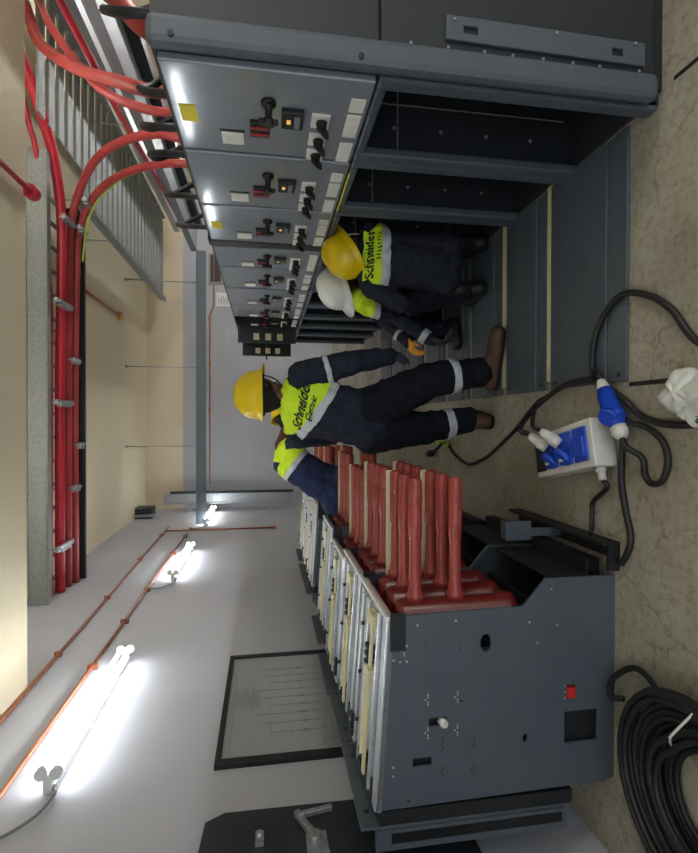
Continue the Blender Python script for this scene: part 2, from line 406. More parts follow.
# ------------------------------------------------------------------ withdrawn breaker trolleys
W = .605
def build_trolley(Y):
    t = thing('breaker_trolley', (-1.3, Y, 0), '', 'circuit breaker', 'withdrawn breaker trolleys in the left row')
    outer = [(-1.715, .05), (-1.70, .0), (-.73, .0), (-.73, .36), (-.855, .47), (-.866, 1.106), (-1.73, 1.163)]
    holes = [circ(-1.013, .654, .042, 24, .027), rect(-1.515, -1.365, .09, .26), rect(-1.375, -1.335, .84, .925), rect(-1.55, -1.51, .91, 1.0),
             rect(-1.305, -1.24, .205, .25), circ(-1.47, .459, .02, 14, .012), circ(-1.27, .77, .006, 8), circ(-1.70, 1.02, .006, 8)]
    sp = MB(); sp.plate(outer, holes, 'y', Y, Y+.012)
    a = sp.build('side_panel', M['steel'], t)
    o = MB()
    for px, pz in [(-1.0, 1.06), (-1.0, 1.03), (-1.07, 1.06), (-1.07, 1.03), (-.90, .80), (-.91, .98), (-1.06, 1.09), (-.78, .33), (-.93, .44), (-.95, .30), (-1.58, 1.09), (-1.54, 1.09), (-1.03, .40), (-1.27, .26), (-1.3, .26), (-1.24, .26)]:
        o.cyl((px, Y-.004, pz), (px, Y+.001, pz), .005, n=8)
    for cx, cz in [(-1.25, .93), (-1.25, .79), (-1.40, .93), (-1.40, .79), (-1.02, 1.04)]:
        for k in range(5):
            o.cyl((cx+.022*(k-2)*.5, Y-.003, cz+(.012 if k == 2 else 0)), (cx+.022*(k-2)*.5, Y+.001, cz+(.012 if k == 2 else 0)), .004, n=6)
    o.build('rivets', M['zinc'], a)
    for cx, cz in [(-1.46, .86), (-1.46, .71), (-1.585, .86), (-1.585, .71)]:
        for k in range(5):
            MB().cyl((cx+.011*(k-2), Y-.001, cz+(.012 if k == 2 else 0)), (cx+.011*(k-2), Y+.001, cz+(.012 if k == 2 else 0)), .004, n=6).build('screw_hole', M['black'], a)
    for k in range(6): MB().cyl((-.99-.02*(k % 3), Y-.001, .78+.16*(k//3)), (-.99-.02*(k % 3), Y+.001, .78+.16*(k//3)), .004, n=6).build('screw_hole', M['black'], a)
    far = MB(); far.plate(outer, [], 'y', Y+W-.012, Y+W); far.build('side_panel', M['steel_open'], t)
    o = MB(); o.box(-1.02, -.85, Y-.005, Y, 1.035, 1.105); o.build('corner_bracket', M['blackmetal'], t)
    o = MB(); o.lathe([(0, .02), (.6, .02), (1, .016)], (-1.36, Y+.02, .862), (-1.36, Y-.02, .855), 12); o.build('plug', M['plug_w'], t)
    o = MB(); o.box(-1.30, -1.25, Y-.012, Y+.04, .208, .248); o.build('lock_tab', mat_red, t, .004)
    o = MB(); o.box(-1.70, -1.2, Y+.03, Y+W-.03, .06, .62); o.box(-1.70, -1.2, Y+.03, Y+W-.03, .64, 1.05); o.build('mechanism_case', M['blackmetal'], t)
    # galvanised deck (tilts slightly towards the bushings)
    def dz(x): return 1.163+(x+1.73)/(.864)*(-.057)
    def slab(o, x0, x1, ya, yb, h0, h1):
        v = [(x, y, dz(x)+h) for x in (x0, x1) for y in (ya, yb) for h in (h0, h1)]
        o.add(v, [(0, 1, 3, 2), (4, 6, 7, 5), (0, 4, 5, 1), (2, 3, 7, 6), (0, 2, 6, 4), (1, 5, 7, 3)])
    o = MB(); slab(o, -1.735, -.872, Y+.0, Y+W, -.02, 0); o.build('top_deck', M['zinc'], t)
    for x0_, x1_, a_, b_, h_ in ((-1.735, -.885, .005, .07, .012), (-1.70, -.885, .098, .113, .03), (-1.735, -.9, .335, .395, .025), (-1.68, -.9, .43, .45, .035), (-1.735, -.9, .50, .555, .02)):
        o = MB(); slab(o, x0_, x1_, Y+a_, Y+b_, 0, h_); o.build('deck_channel', M['zinc'], t, .003)
    for a_, b_ in ((.074, .095), (.116, .155), (.40, .428), (.452, .49), (.57, .60)):
        o = MB(); slab(o, -1.72, -.905, Y+a_, Y+b_, 0, .003); o.build('deck_slot', M['blackmetal'], t)
    o = MB(); slab(o, -.885, -.866, Y, Y+W, 0, .02); o.build('edge_strip', M['white'], t, .003)
    o = MB(); slab(o, -1.70, -.93, Y+.20, Y+.235, .018, .032); slab(o, -1.62, -1.18, Y+.235, Y+.25, .02, .045); slab(o, -.985, -.93, Y+.17, Y+.29, .0, .04); slab(o, -1.22, -1.18, Y+.16, Y+.24, 0, .045)
    o.build('push_rod', M['cream'], t, .003)
    for x in (-1.68, -1.63, -1.19, -1.15, -1.11):
        o = MB(); slab(o, x-.012, x+.012, Y+.235, Y+.30, 0, .04); o.build('clamp', M['blackmetal'], t, .002)
    for x in (-1.55, -1.3, -1.05): MB().cyl((x, Y+.41, dz(x)), (x, Y+.41, dz(x)+.04), .01, n=8).build('pin', M['blackmetal'], t)
    for x in (-1.66, -1.6): MB().cyl((x, Y+.47, dz(x)+.03), (x, Y+.56, dz(x)+.03), .016, n=10).build('roller', M['blackmetal'], t)
    o = MB(); slab(o, -1.735, -1.64, Y+.08, Y+W, 0, .016); o.build('end_cover', M['blackmetal'], t)
    # front plate on the wall side
    o = MB(); o.box(-1.80, -1.735, Y, Y+.60, .22, 1.15); o.build('front_plate', M['blackmetal'], t)
    o = MB(); o.box(-1.812, -1.80, Y, Y+.60, .22, 1.235); o.build('front_trim', M['steel'], t, .002)
    for yy in (Y+.1, Y+.5):
        o = MB(); o.cyl((-1.80, yy, 1.19), (-1.835, yy, 1.19), .014); o.build('trim_knob', M['black'], t)
    o = MB(); o.box(-1.90, -1.81, Y-.015, Y+.012, .26, 1.17); o.cur = 1; o.box(-1.87, -1.825, Y-.017, Y-.0145, .28, 1.10); o.build('front_channel', [M['steel'], M['black']], t)
    # chassis, feet
    o = MB(); o.box(-1.68, -.66, Y+.05, Y+.12, .05, .11); o.box(-1.68, -.66, Y+W-.12, Y+W-.05, .05, .11); o.box(-.74, -.66, Y+.05, Y+W-.05, .05, .12); o.build('chassis_frame', M['blackmetal'], t)
    for x in (-1.6, -.76):
        for yy in (Y+.13, Y+W-.13):
            o = MB(); o.cyl((x, yy-.018, .045), (x, yy+.018, .045), .045, n=18); o.build('wheel', M['black'], t)
    o = MB(); o.box(-1.06, -1.04, Y+.02, Y+W-.02, .15, 1.05); o.box(-1.04, -.87, Y+.02, Y+W-.02, .36, .38); o.build('partition', M['blackmetal'], t)
    o = MB(); o.box(-.735, -.725, Y+.03, Y+W-.05, .12, .34); o.build('front_sill', M['blackmetal'], t)
    for k, dy in enumerate((.155, .345, .525)):
        yy = Y+dy
        o = MB()
        o.lathe([(0, .06), (.03, .088), (.10, .094), (.13, .082), (.94, .080), (1, .06)], (-.925, yy, .44), (-.925, yy, 1.045), 24)
        o.build('pole_housing', M['red_epoxy_d'], t)
        for z in (.945, .745):
            o = MB()
            o.lathe([(0, .046), (.06, .044), (.09, .034), (.16, .030), (.50, .029), (.505, .0295), (.515, .0325), (.78, .033), (.785, .031), (.795, .0335), (.965, .033), (.99, .028), (1, .018)], (-.86, yy, z), (-.265, yy, z), 20)
            o.build('bushing', M['red_epoxy'], t)
    for z in (.955, .755):
        o = MB(); o.box(-.86, -.27, Y+.583, Y+.592, z-.028, z+.03); o.build('barrier_strip', M['cream'], t)
    return t
mat_red = mat('red_lock', srgb(196, 48, 40), .4, 0, .05, 20)
tr = build_trolley(2.2)
tr['label'] = 'nearest grey breaker trolley, its whole drilled side panel facing out'
ys = [(2.84, 0, 'second breaker trolley, directly behind the nearest one'), (3.48, -.07, 'third breaker trolley from the front of the left row'), (4.13, 0, 'fourth breaker trolley, last before the bending worker'),
      (5.35, 0, 'breaker trolley just beyond the bending worker, two bushings seen'), (6.0, -.03, 'second breaker trolley beyond the bending worker'), (6.65, 0, 'farthest breaker trolley at the far end of the left row')]
for y, dx, lab in ys:
    c = copy_tree(tr); c.location = (-1.3+dx, y, 0); c['label'] = lab
# low floor rail in front of the trolleys
o = MB(); o.box(-.58, -.565, 2.17, 3.12, 0, .085); o.box(-.70, -.565, 2.165, 2.18, 0, .06)
o.box(-.65, -.565, 2.18, 3.12, 0, .012)
tag(o.build('floor_rail', M['blackmetal']), 'low black steel rail on the floor along the trolley fronts', 'rail')
o = MB(); o.box(-.655, -.55, 2.64, 2.652, .19, .34); o.box(-.635, -.59, 2.64, 2.652, .012, .19); o.box(-.655, -.55, 2.652, 2.70, .328, .34); o.cyl((-.62, 2.632, .24), (-.62, 2.642, .24), .01)
tag(o.build('bracket', M['steel']), 'small grey angle bracket standing by the nearest trolley foot', 'bracket')

# ------------------------------------------------------------------ switchgear
XF = 1.33
def cubicle(ya, yb, idx, label, detail=2, panel=True, opened=False):
    t = thing('switchgear_cubicle', (XF+.7, (ya+yb)/2, 0), label, 'switchgear', 'grey switchgear cubicles in the right row')
    xb = 2.75; zt = 2.06
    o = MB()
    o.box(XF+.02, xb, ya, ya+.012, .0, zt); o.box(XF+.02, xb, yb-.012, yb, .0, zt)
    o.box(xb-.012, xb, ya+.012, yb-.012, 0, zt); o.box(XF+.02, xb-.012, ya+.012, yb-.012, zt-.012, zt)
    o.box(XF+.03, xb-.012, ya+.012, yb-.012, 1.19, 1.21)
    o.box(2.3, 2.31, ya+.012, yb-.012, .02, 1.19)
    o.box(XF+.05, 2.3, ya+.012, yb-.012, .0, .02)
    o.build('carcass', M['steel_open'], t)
    # frame posts / front rails
    o = MB(); pw = .07
    o.box(XF, XF+.05, ya, ya+pw, 0, 1.215); o.box(XF, XF+.05, yb-pw, yb, 0, 1.215)
    o.box(XF, XF+.05, ya+pw, yb-pw, 1.17, 1.215)
    o.build('front_frame', M['steel'], t, .012)
    if detail >= 2:
        o = MB()
        o.box(XF+.30, XF+.305, yb-.016, yb-.012, .05, 1.17); o.box(XF+.04, XF+.85, yb-.018, yb-.012, .98, .985)
        for z in (.25, .5, .75, 1.0):
            for x in (XF+.18, XF+.55): o.cyl((x, yb-.02, z), (x, yb-.012, z), .009, n=8)
        o.build('side_bolts', M['galv_dull'], t)
    # low voltage door
    if opened:
        d = MB(); d.box(XF-.24, XF+.01, yb-.05, yb-.03, 1.24, 2.03)
        dd = d.build('control_door', M['steel_dark'], t, .004)
        o = MB()
        for k in range(3): o.box(XF-.20, XF-.11, yb-.075, yb-.05, 1.42+.16*k, 1.50+.16*k)
        o.build('instrument_back', M['cream'], dd, .004)
        o = MB(); o.box(XF-.22, XF-.01, yb-.056, yb-.05, 1.27, 2.0); o.build('door_lining', M['black'], dd)
        o = MB(); o.cyl((XF-.23, yb-.04, 1.64), (XF-.30, yb-.04, 1.64), .012, n=8); o.build('handle', M['black'], dd)
        pd = MB().box(XF+.2, XF+.21, ya+.02, yb-.02, 1.22, 2.05); pd.build('control_plate', M['steel_dark'], t)
    else:
        d = MB(); d.box(XF-.008, XF+.03, ya+.012, yb-.012, 1.225, 2.042)
        dd = d.build('control_door', M['steel_panel'], t, .006)
    w = yb-ya; s = -1
    x = XF-.008
    def Y(f): return ya+f*w          # fraction from the near edge
    if opened: x = XF-.002; dd = t
    if not opened or detail >= 1:
        yy = Y(.31 if w > .45 else .4)
        o = MB(); o.lathe([(0, .032), (.18, .032), (.22, .016), (.72, .013), (.76, .026), (1, .026)], (x, yy, 1.64), (x-.10, yy, 1.64), 16); o.beam((x-.085, yy, 1.60), (x-.085, yy, 1.68), .022, .02, up=(1, 0, 0))
        o.build('door_handle', M['black'], dd, .004)
        o = MB(); o.box(x-.012, x, Y(.77)-.045, Y(.77)+.045, 1.75, 1.85); o.build('meter', M['paper'], dd, .003)
        o = MB(); o.box(x-.003, x, Y(.77)-.06, Y(.77)-.045, 1.745, 1.855); o.build('meter_edge', M['black'], dd)
        o = MB(); o.box(x-.02, x, Y(.61)-.055, Y(.61)+.055, 1.635, 1.72); a = o.build('indicator_block', M['black'], dd, .003)
        for i in range(4):
            for j in (-.028, .022): MB().cyl((x-.02, Y(.61)+j, 1.648+.02*i), (x-.026, Y(.61)+j, 1.648+.02*i), .009, n=10).build('indicator_lamp', M['red_led'], a)
        o = MB(); o.box(x-.025, x, Y(.45)-.06, Y(.45)+.06, 1.49, 1.585); a = o.build('protection_relay', M['black'], dd, .004)
        o = MB(); o.box(x-.027, x-.024, Y(.45)-.012, Y(.45)+.016, 1.545, 1.562); o.build('relay_display', M['amber'], a)
        o = MB(); o.box(x-.028, x-.024, Y(.45)-.04, Y(.45)+.045, 1.505, 1.53); o.build('relay_keys', M['inkgrey'], a)
        for f in ((.46, .69, .90) if w > .45 else (.4, .62, .84)):
            o = MB(); o.box(x-.01, x, Y(f)-.05, Y(f)+.05, 1.375, 1.455); a = o.build('selector_switch', M['paper'], dd, .003)
            o = MB(); o.cyl((x-.01, Y(f), 1.41), (x-.045, Y(f), 1.41), .026, .02, n=12); o.beam((x-.045, Y(f)-.03, 1.425), (x-.045, Y(f)+.045, 1.38), .018, .03, up=(1, 0, 0)); o.build('switch_knob', M['black'], a, .003)
        for f, hw in ((.26, .045), (.50, .085), (.85, .085)):
            o = MB(); o.box(x-.004, x, Y(f)-hw, Y(f)+hw, 1.243, 1.305); o.build('name_plate', M['paper'], dd)
    if idx in (1, 3):
        o = MB(); o.box(x-.002, x, Y(.52)-.06, Y(.52)+.06, 1.94, 2.01); o.build('sticker', M['yellow_s'], dd)
    # terminal strip under the door
    if idx == 2:
        o = MB(); o.box(XF-.003, XF+.002, Y(.2), Y(.98), 1.206, 1.214); o.build('edge_tape', M['yellow_s'], t)
    return t
bounds = [(1.945, 2.577), (2.58, 3.206), (3.209, 3.83), (3.96, 4.455), (4.458, 5.14), (5.17, 5.9), (5.903, 6.55), (6.56, 7.2), (7.21, 7.85), (7.86, 8.6)]
labs = ['nearest switchgear cubicle with full control door and yellow sticker', 'second switchgear cubicle with control door, before the crouching workers',
        'third cubicle, yellow sticker on its door, above the crouching workers', 'fourth narrow cubicle with a plain grey control door', 'fifth switchgear cubicle with paired meters on its door',
        'sixth switchgear cubicle beyond the paired meter door', 'seventh switchgear cubicle before the open control doors', 'eighth cubicle with the nearer open black control door',
        'ninth switchgear cubicle between the two open control doors', 'last switchgear cubicle, its black control door swung open']
# end wall of the row, facing the viewer, with its rounded corner flange
t = thing('end_panel', (2.1, 1.92, 0), 'dark end panel of the switchgear row with slotted mounting strip and rounded corner flange', 'panel')
o = MB(); o.box(1.43, 2.78, 1.915, 1.93, 1.225, 2.06); o.build('upper_sheet', M['steel_dark'], t, .004)
o = MB(); o.box(1.43, 2.78, 1.915, 1.93, .05, 1.215); o.build('lower_sheet', M['steel_dark'], t, .004)
o = MB(); o.box(1.33, 1.44, 1.875, 1.935, .05, 2.07); o.build('corner_flange', M['steel'], t, .026)
o = MB(); o.box(1.40, 2.7, 1.925, 1.94, 0, .06); o.build('plinth', M['blackmetal'], t)
o = MB(); o.plate([(1.475, .10), (1.57, .10), (1.58, .96), (1.485, .96)], [rect(1.515, 1.545, .83, .89), rect(1.505, 1.535, .20, .25)], 'y', 1.90, 1.915)
o.build('mounting_strip', M['steel'], t, .003)
for z in (.12, .3, .42, .55, .68, .8, .95, 1.1):
    MB().cyl((1.46, 1.908, z), (1.46, 1.916, z), .006, n=8).build('bolt', M['galv_dull'], t)
for z in (.15, .5, .93): MB().cyl((1.56, 1.892, z), (1.56, 1.901, z), .006, n=8).build('bolt', M['galv_dull'], t)
for z in (1.3, 1.98): MB().cyl((1.36, 1.868, z), (1.36, 1.878, z), .011, n=10).build('bolt', M['black'], t)
for i, (a, b) in enumerate(bounds):
    cubicle(a, b, i+1, labs[i], 2 if i < 4 else 1, opened=(i in (7, 9)))
o = MB(); o.box(XF-.01, XF+.06, 3.835, 3.955, 0, 2.07)
tag(o.build('corner_post', M['steel_dark'], None, .015), 'wide dark joint post between third and fourth cubicles', 'post')

# floor cover plates
pl = None
py = [(2.113, 2.745), (2.79, 3.30), (3.37, 3.90), (3.97, 4.45), (4.55, 5.1), (5.2, 5.8), (5.9, 6.5), (6.6, 7.2)]
pn = ['nearest', 'second', 'third', 'fourth', 'fifth', 'sixth', 'seventh', 'farthest']
pw = ['beside the power box and cables', 'under the standing worker\'s front boot', 'under the crouching worker\'s boots', 'beside the orange glove', 'behind the kneeling worker', 'in the far aisle', 'in the far aisle', 'in the aisle']
for i, (a, b) in enumerate(py):
    t = thing('cover_plate', (.76, (a+b)/2, 0), '%s grey steel floor plate from the front, %s' % (pn[i], pw[i]), 'floor plate', 'steel floor plates in front of the cubicles')
    g = .13*(b-a)/.6
    o = MB(); o.box(.19, XF+.03, a+g, b-g, 0, .022); o.build('raised_web', M['steel'], t, .004)
    o = MB(); o.box(.19, XF+.03, a, a+g-.004, 0, .016); o.box(.19, XF+.03, b-g+.004, b, 0, .016); f = o.build('flange', M['steel'], t, .003)
    o = MB(); o.cyl((.225, a+.05, .0155), (.225, a+.05, .0175), .012, n=12); o.cyl((.225, b-.05, .0155), (.225, b-.05, .0175), .012, n=12); o.build('bolt_hole', M['black'], f)
for a, b, lab in [(2.747, 2.788, 'pale timber strip between first and second floor plates'), (3.305, 3.365, 'pale timber strip between second and third floor plates')]:
    o = MB(); o.box(.24, XF+.2, a, b, 0, .012)
    tag(o.build('packing_strip', M['cream']), lab, 'strip')

# floor joints
o = MB(); o.box(.165, .185, .9, 2.11, .0005, .002); struct(o.build('trim_3', M['blackmetal']))
o = MB(); o.box(1.40, 1.418, .9, 1.86, .0005, .002); struct(o.build('trim_4', M['blackmetal']))

# ------------------------------------------------------------------ overhead services
# cable tray across the room with heavy red cables beneath
t = thing('cable_tray', (.2, 6.85, 4.15), 'galvanised cable tray crossing overhead carrying thick red cables', 'cable tray')
o = MB(); o.box(XL, 3.1, 6.30, 6.34, 4.12, 4.32); o.box(XL, 3.1, 6.30, 6.40, 4.11, 4.125); o.build('side_rail', M['galv_dull'], t)
o = MB(); pts = [(XL, 7.32), (2.2, 7.32), (2.55, 7.25), (2.75, 7.1)]
for p, q in zip(pts[:-1], pts[1:]): o.beam((p[0], p[1], 4.12), (q[0], q[1], 4.12), .05, .16)
o.build('side_rail', M['blackmetal'], t)
for i in range(17): MB().box(XL+.15+.29*i, XL+.19+.29*i, 6.34, 7.3, 4.22, 4.25).build('rung', M['galv_dull'], t)
for x in (-.9, 1.2):
    MB().cyl((x, 6.32, 4.3), (x, 6.32, 4.45), .01, n=8).build('hanger_rod', M['galv'], t); MB().cyl((x, 7.32, 4.2), (x, 7.32, 4.45), .01, n=8).build('hanger_rod', M['galv'], t)
cab = {
 'A': ([(-2.09, 6.5, 4.17), (.256, 6.5, 4.16), (1.432, 6.5, 4.16), (2.463, 6.45, 4.2), (3.078, 6.3, 4.222), (3.354, 6.2, 4.262), (3.7, 6.1, 4.3)], .03, 'red_cable', 'thinnest red cable, uppermost on the overhead tray'),
 'B': ([(-2.09, 6.75, 4.15), (.266, 6.75, 4.145), (2.104, 6.75, 4.117), (2.692, 6.7, 4.119), (3.142, 6.4, 4.092), (3.421, 6.1, 4.098), (3.665, 5.9, 4.134), (4.0, 5.6, 4.18)], .058, 'red_cable', 'thick bright red cable, second on the tray, running straight'),
 'C': ([(-2.09, 6.95, 4.13), (.275, 6.95, 4.125), (2.044, 6.95, 4.108), (2.532, 6.9, 4.054), (2.851, 6.75, 3.909), (3.051, 6.5, 3.691), (3.131, 6.25, 3.44), (3.123, 5.95, 3.105), (3.006, 5.6, 2.743), (2.90, 5.45, 2.5), (2.85, 5.4, 2.06)], .047, 'red_cable2', 'outer faded red cable curving down behind the third cubicle'),
 'D': ([(-2.09, 7.12, 4.1), (.282, 7.1, 4.094), (2.093, 7.1, 4.065), (2.44, 7.05, 4.011), (2.688, 6.95, 3.905), (2.863, 6.8, 3.716), (2.94, 6.55, 3.447), (2.942, 6.25, 3.092), (2.891, 6.0, 2.768), (2.84, 5.85, 2.55), (2.82, 5.8, 2.06)], .043, 'red_cable2', 'inner faded red cable curving down beside a thin green wire'),
 'E': ([(4.3, 5.75, 4.1), (3.839, 5.6, 3.914), (3.484, 5.3, 3.617), (3.186, 5.0, 3.277), (2.94, 4.7, 2.897), (2.80, 4.55, 2.6), (2.78, 4.5, 2.06)], .055, 'red_cable2', 'upper red cable dropping diagonally from the right corner bracket'),
 'F': ([(4.3, 5.7, 3.95), (3.86, 5.4, 3.725), (3.416, 5.2, 3.431), (3.023, 5.0, 3.107), (2.85, 4.9, 2.756), (2.80, 4.85, 2.5), (2.79, 4.85, 2.06)], .04, 'red_cable2', 'thinner red cable dropping just under the diagonal upper one'),
 'G': ([(3.27, 3.6, 3.23), (3.276, 4.3, 3.23), (3.26, 5.0, 3.2), (3.30, 5.8, 3.2), (3.45, 7.2, 3.2), (3.7, 10.0, 3.2)], .03, 'red_cable', 'dark red cable lying along the grey overhead trunking'),
 'H': ([(3.2, 3.7, 3.0), (2.9, 3.55, 2.8), (2.635, 3.4, 2.563), (2.441, 3.35, 2.38), (2.35, 3.3, 2.06)], .06, 'red_cable2', 'short thick red cable entering the top of the second cubicle'),
}
for k, (p, r, m, lab) in cab.items():
    tag(MB().tube(spline(p), r, 14).build('power_cable', M[m]), lab, 'cable', 'red power cables overhead')
g = [(p[0]-.02, p[1]-.02, p[2]-.075) for p in cab['D'][0][2:]]
tag(MB().tube(spline(g), .012, 8).build('earth_wire', M['ygreen']), 'thin green earth wire following the inner curved red cable', 'wire')
def cleat(p, w, label):
    o = MB(); x, y, z = p
    o.box(x-.03, x+.03, y-w, y+w, z-.02, z+.02)
    for s in (-1, 1): o.cyl((x, y+s*w*.8, z-.04), (x, y+s*w*.8, z+.06), .012, n=8)
    o.box(x-.05, x-.03, y-w*.6, y+w*.6, z-.03, z+.03)
    tag(o.build('cable_cleat', M['galv'], None, .003), label, 'cable clamp', 'clamps on the red cables')
for x, y, z, w, lab in [(1.42, 6.65, 4.06, .25, 'clamp across two red cables left of the curve'), (.78, 7.0, 4.05, .12, 'clamp on the paired faded cables near mid tray'), (.23, 6.65, 4.06, .25, 'clamp across the bright red cables near mid tray'),
                        (-.30, 7.12, 4.03, .08, 'small clamp at the dark tray rail'), (-.84, 7.0, 4.05, .12, 'clamp on faded red cables toward left wall'), (-1.5, 6.65, 4.06, .25, 'clamp nearest the left wall end of the tray'),
                        (2.45, 6.72, 4.03, .16, 'clamp where the thick red cable starts to bend'), (2.45, 7.02, 3.97, .13, 'clamp at the start of the faded cable curve'), (2.75, 6.85, 3.86, .10, 'dark clamp midway round the inner cable curve')]:
    cleat((x, y, z), w, lab)
# ladder rack
t = thing('ladder_rack', (3.8, 9, 4.0), 'wide ribbed overhead rack of close rungs behind the curved cables', 'ladder rack')
o = MB(); o.box(2.84, 2.88, 7.0, 12.5, 3.97, 4.09); o.box(2.80, 2.9, 7.0, 12.5, 3.965, 3.975); o.build('side_rail', M['galv_dull'], t)
o = MB(); o.box(4.75, 4.79, 5.7, 12.5, 3.97, 4.09); o.build('side_rail', M['galv_dull'], t)
y = 5.9
while y < 12.4:
    MB().box(2.88 if y > 7.05 else 3.3, 4.75, y, y+.16, 4.03, 4.06).build('rung', M['galv_dull'], t); y += .27
for yy in (7.1, 8.6, 10.8):
    MB().cyl((2.86, yy, 4.05), (2.86, yy, 4.45), .008, n=6).build('hanger_rod', M['galv'], t); MB().cyl((4.77, yy, 4.05), (4.77, yy, 4.45), .008, n=6).build('hanger_rod', M['galv'], t)
# tray running along the row
t = thing('cable_tray', (4.6, 8, 3.6), 'flat galvanised tray running lengthwise beside the ribbed rack', 'cable tray')
o = MB(); o.box(4.35, 4.40, 3.6, 12.2, 3.60, 3.72); o.box(4.40, 4.85, 3.6, 12.2, 3.60, 3.615); o.box(4.80, 4.85, 3.6, 12.2, 3.615, 3.72); o.build('channel', M['galv'], t)
for yy in (5.2, 8.0, 10.8): MB().cyl((4.375, yy, 3.7), (4.375, yy, 4.45), .01, n=6).build('hanger_rod', M['galv'], t)
# corner splice bracket
o = MB(); o.plate([(3.72, 4.06), (3.95, 3.76), (4.32, 3.95), (4.32, 4.12), (3.72, 4.12)], [circ(3.93, 3.98, .02, 8), circ(4.02, 4.03, .02, 8), circ(4.02, 3.93, .02, 8), circ(4.15, 4.0, .02, 8)], 'y', 5.1, 5.12)
o.box(3.72, 4.32, 5.1, 5.2, 4.11, 4.13)
tag(o.build('splice_bracket', M['galv']), 'galvanised bolted bracket plate at the upper right corner', 'bracket')
# grey trunking and cross strut
o = MB(); o.box(3.52, 3.96, 1.2, 10.95, 3.06, 3.14)
o.box(3.52, 3.54, 1.2, 10.95, 3.14, 3.18); o.box(3.94, 3.96, 1.2, 10.95, 3.14, 3.18)
tag(o.build('overhead_trunking', M['grey_rail'], None, .004), 'long grey overhead trunking running along above the cubicles', 'trunking')
o = MB(); o.box(4.02, 4.14, 1.2, 10.9, 2.95, 3.10)
tag(o.build('busbar_rail', M['blackmetal']), 'dark rail beside the grey overhead trunking', 'rail')
t = thing('cross_strut', (.9, 10.9, 2.9), 'blue-grey strut hanging across the room on three thin rods', 'strut')
o = MB(); o.box(XL, 3.52, 10.85, 10.95, 2.88, 3.07); o.build('channel', M['blue_rail'], t, .005)
for x in (2.87, 1.12, -.5):
    o = MB(); o.cyl((x, 10.9, 3.07), (x, 10.9, 4.45), .009, n=8); o.cyl((x, 10.9, 4.42), (x, 10.9, 4.45), .03, n=10); o.build('hanger_rod', M['galv'], t)
# black flexible cables on top of the cubicles
arcs = [((1.86, 2.45, 2.065), (2.40, 3.2, 2.46)), ((1.92, 2.38, 2.065), (2.46, 3.12, 2.46)), ((1.98, 2.31, 2.065), (2.52, 3.04, 2.46)), ((1.60, 2.6, 2.065), (1.80, 2.9, 2.267)), ((1.60, 2.9, 2.065), (1.86, 3.4, 2.344)), ((1.66, 3.3, 2.065), (1.87, 3.8, 2.39)), ((1.66, 3.9, 2.065), (1.88, 4.4, 2.40)), ((1.66, 4.5, 2.065), (1.9, 5.1, 2.42))]
al = ['first black flexible cable arching above the end panel', 'second black flexible cable arching above the end panel', 'third black flexible cable arching above the end panel', 'black cable bow over the joint of first and second cubicles', 'black cable bow on top of the second cubicle', 'black cable bow on top of the third cubicle', 'black cable bow on the top of the fourth cubicle', 'small black cable bow on the fifth cubicle top']
for (a, b), lab in zip(arcs, al):
    a = V(a); b = V(b); m1 = a+V((0.01, .03, (b.z-a.z)*.65)); m2 = V(((a.x+b.x)/2, (a.y+b.y)/2, b.z+.015))
    tag(MB().tube(spline([a, m1, m2, b, (b.x+.12, b.y+.05, (b.z+2.065)/2), (b.x+.16, b.y+.07, 2.065)]), .022, 8).build('flexible_cable', M['rubber']), lab, 'cable', 'black flexible cables over the cubicles')
# vertical tray in the far left corner
t = thing('vertical_tray', (-1.75, 12.7, 1.2), 'upright galvanised tray in the far left corner', 'cable tray')
o = MB(); o.box(-1.90, -1.68, 12.4, 12.42, 1.05, 4.0); o.box(-1.92, -1.90, 12.33, 12.42, 1.05, 4.0); o.build('tray_sheet', M['galv'], t)
o = MB(); o.box(-1.68, -1.63, 12.33, 12.43, 1.0, 3.85); o.build('side_rail', M['blackmetal'], t)
for z in (3.4, 1.75):
    o = MB(); o.box(XL, -1.92, 12.34, 12.40, z-.04, z+.04); o.box(XL, XL+.03, 12.30, 12.44, z-.12, z+.12); o.build('wall_bracket', M['galv'], t)
o = MB(); o.box(XL, XL+.22, 11.6, 12.0, 4.1, ZC); o.cur = 1; o.box(XL+.05, XL+.10, 11.5, 11.6, 4.0, ZC)
tag(o.build('ceiling_bracket', [M['steel_dark'], M['galv']]), 'dark grey bracket box at the top far left corner', 'bracket')
# sprinkler pipes
t = thing('sprinkler_pipe', (2.03, 9.6, 4.4), 'thin red pipe on the cream ceiling ending in an orange head', 'pipe')
MB().tube([(2.03, 7.5, 4.41), (2.03, 10.4, 4.41)], .022, 10).build('pipe', M['red_cable2'], t)
o = MB(); o.cyl((2.03, 10.4, 4.37), (2.03, 10.4, 4.45), .075, .09, n=18); o.build('head', M['orange_d'], t)
t = thing('sprinkler_pipe', (1.78, 3.5, 3.42), 'red pipe with end flange under the near cream ceiling', 'pipe')
MB().tube([(1.76, 1.0, 3.455), (1.78, 4.30, 3.445)], .022, 10).build('pipe', M['red_cable'], t)
MB().cyl((1.78, 4.28, 3.445), (1.78, 4.36, 3.445), .055, n=16).build('flange', M['red_cable'], t)
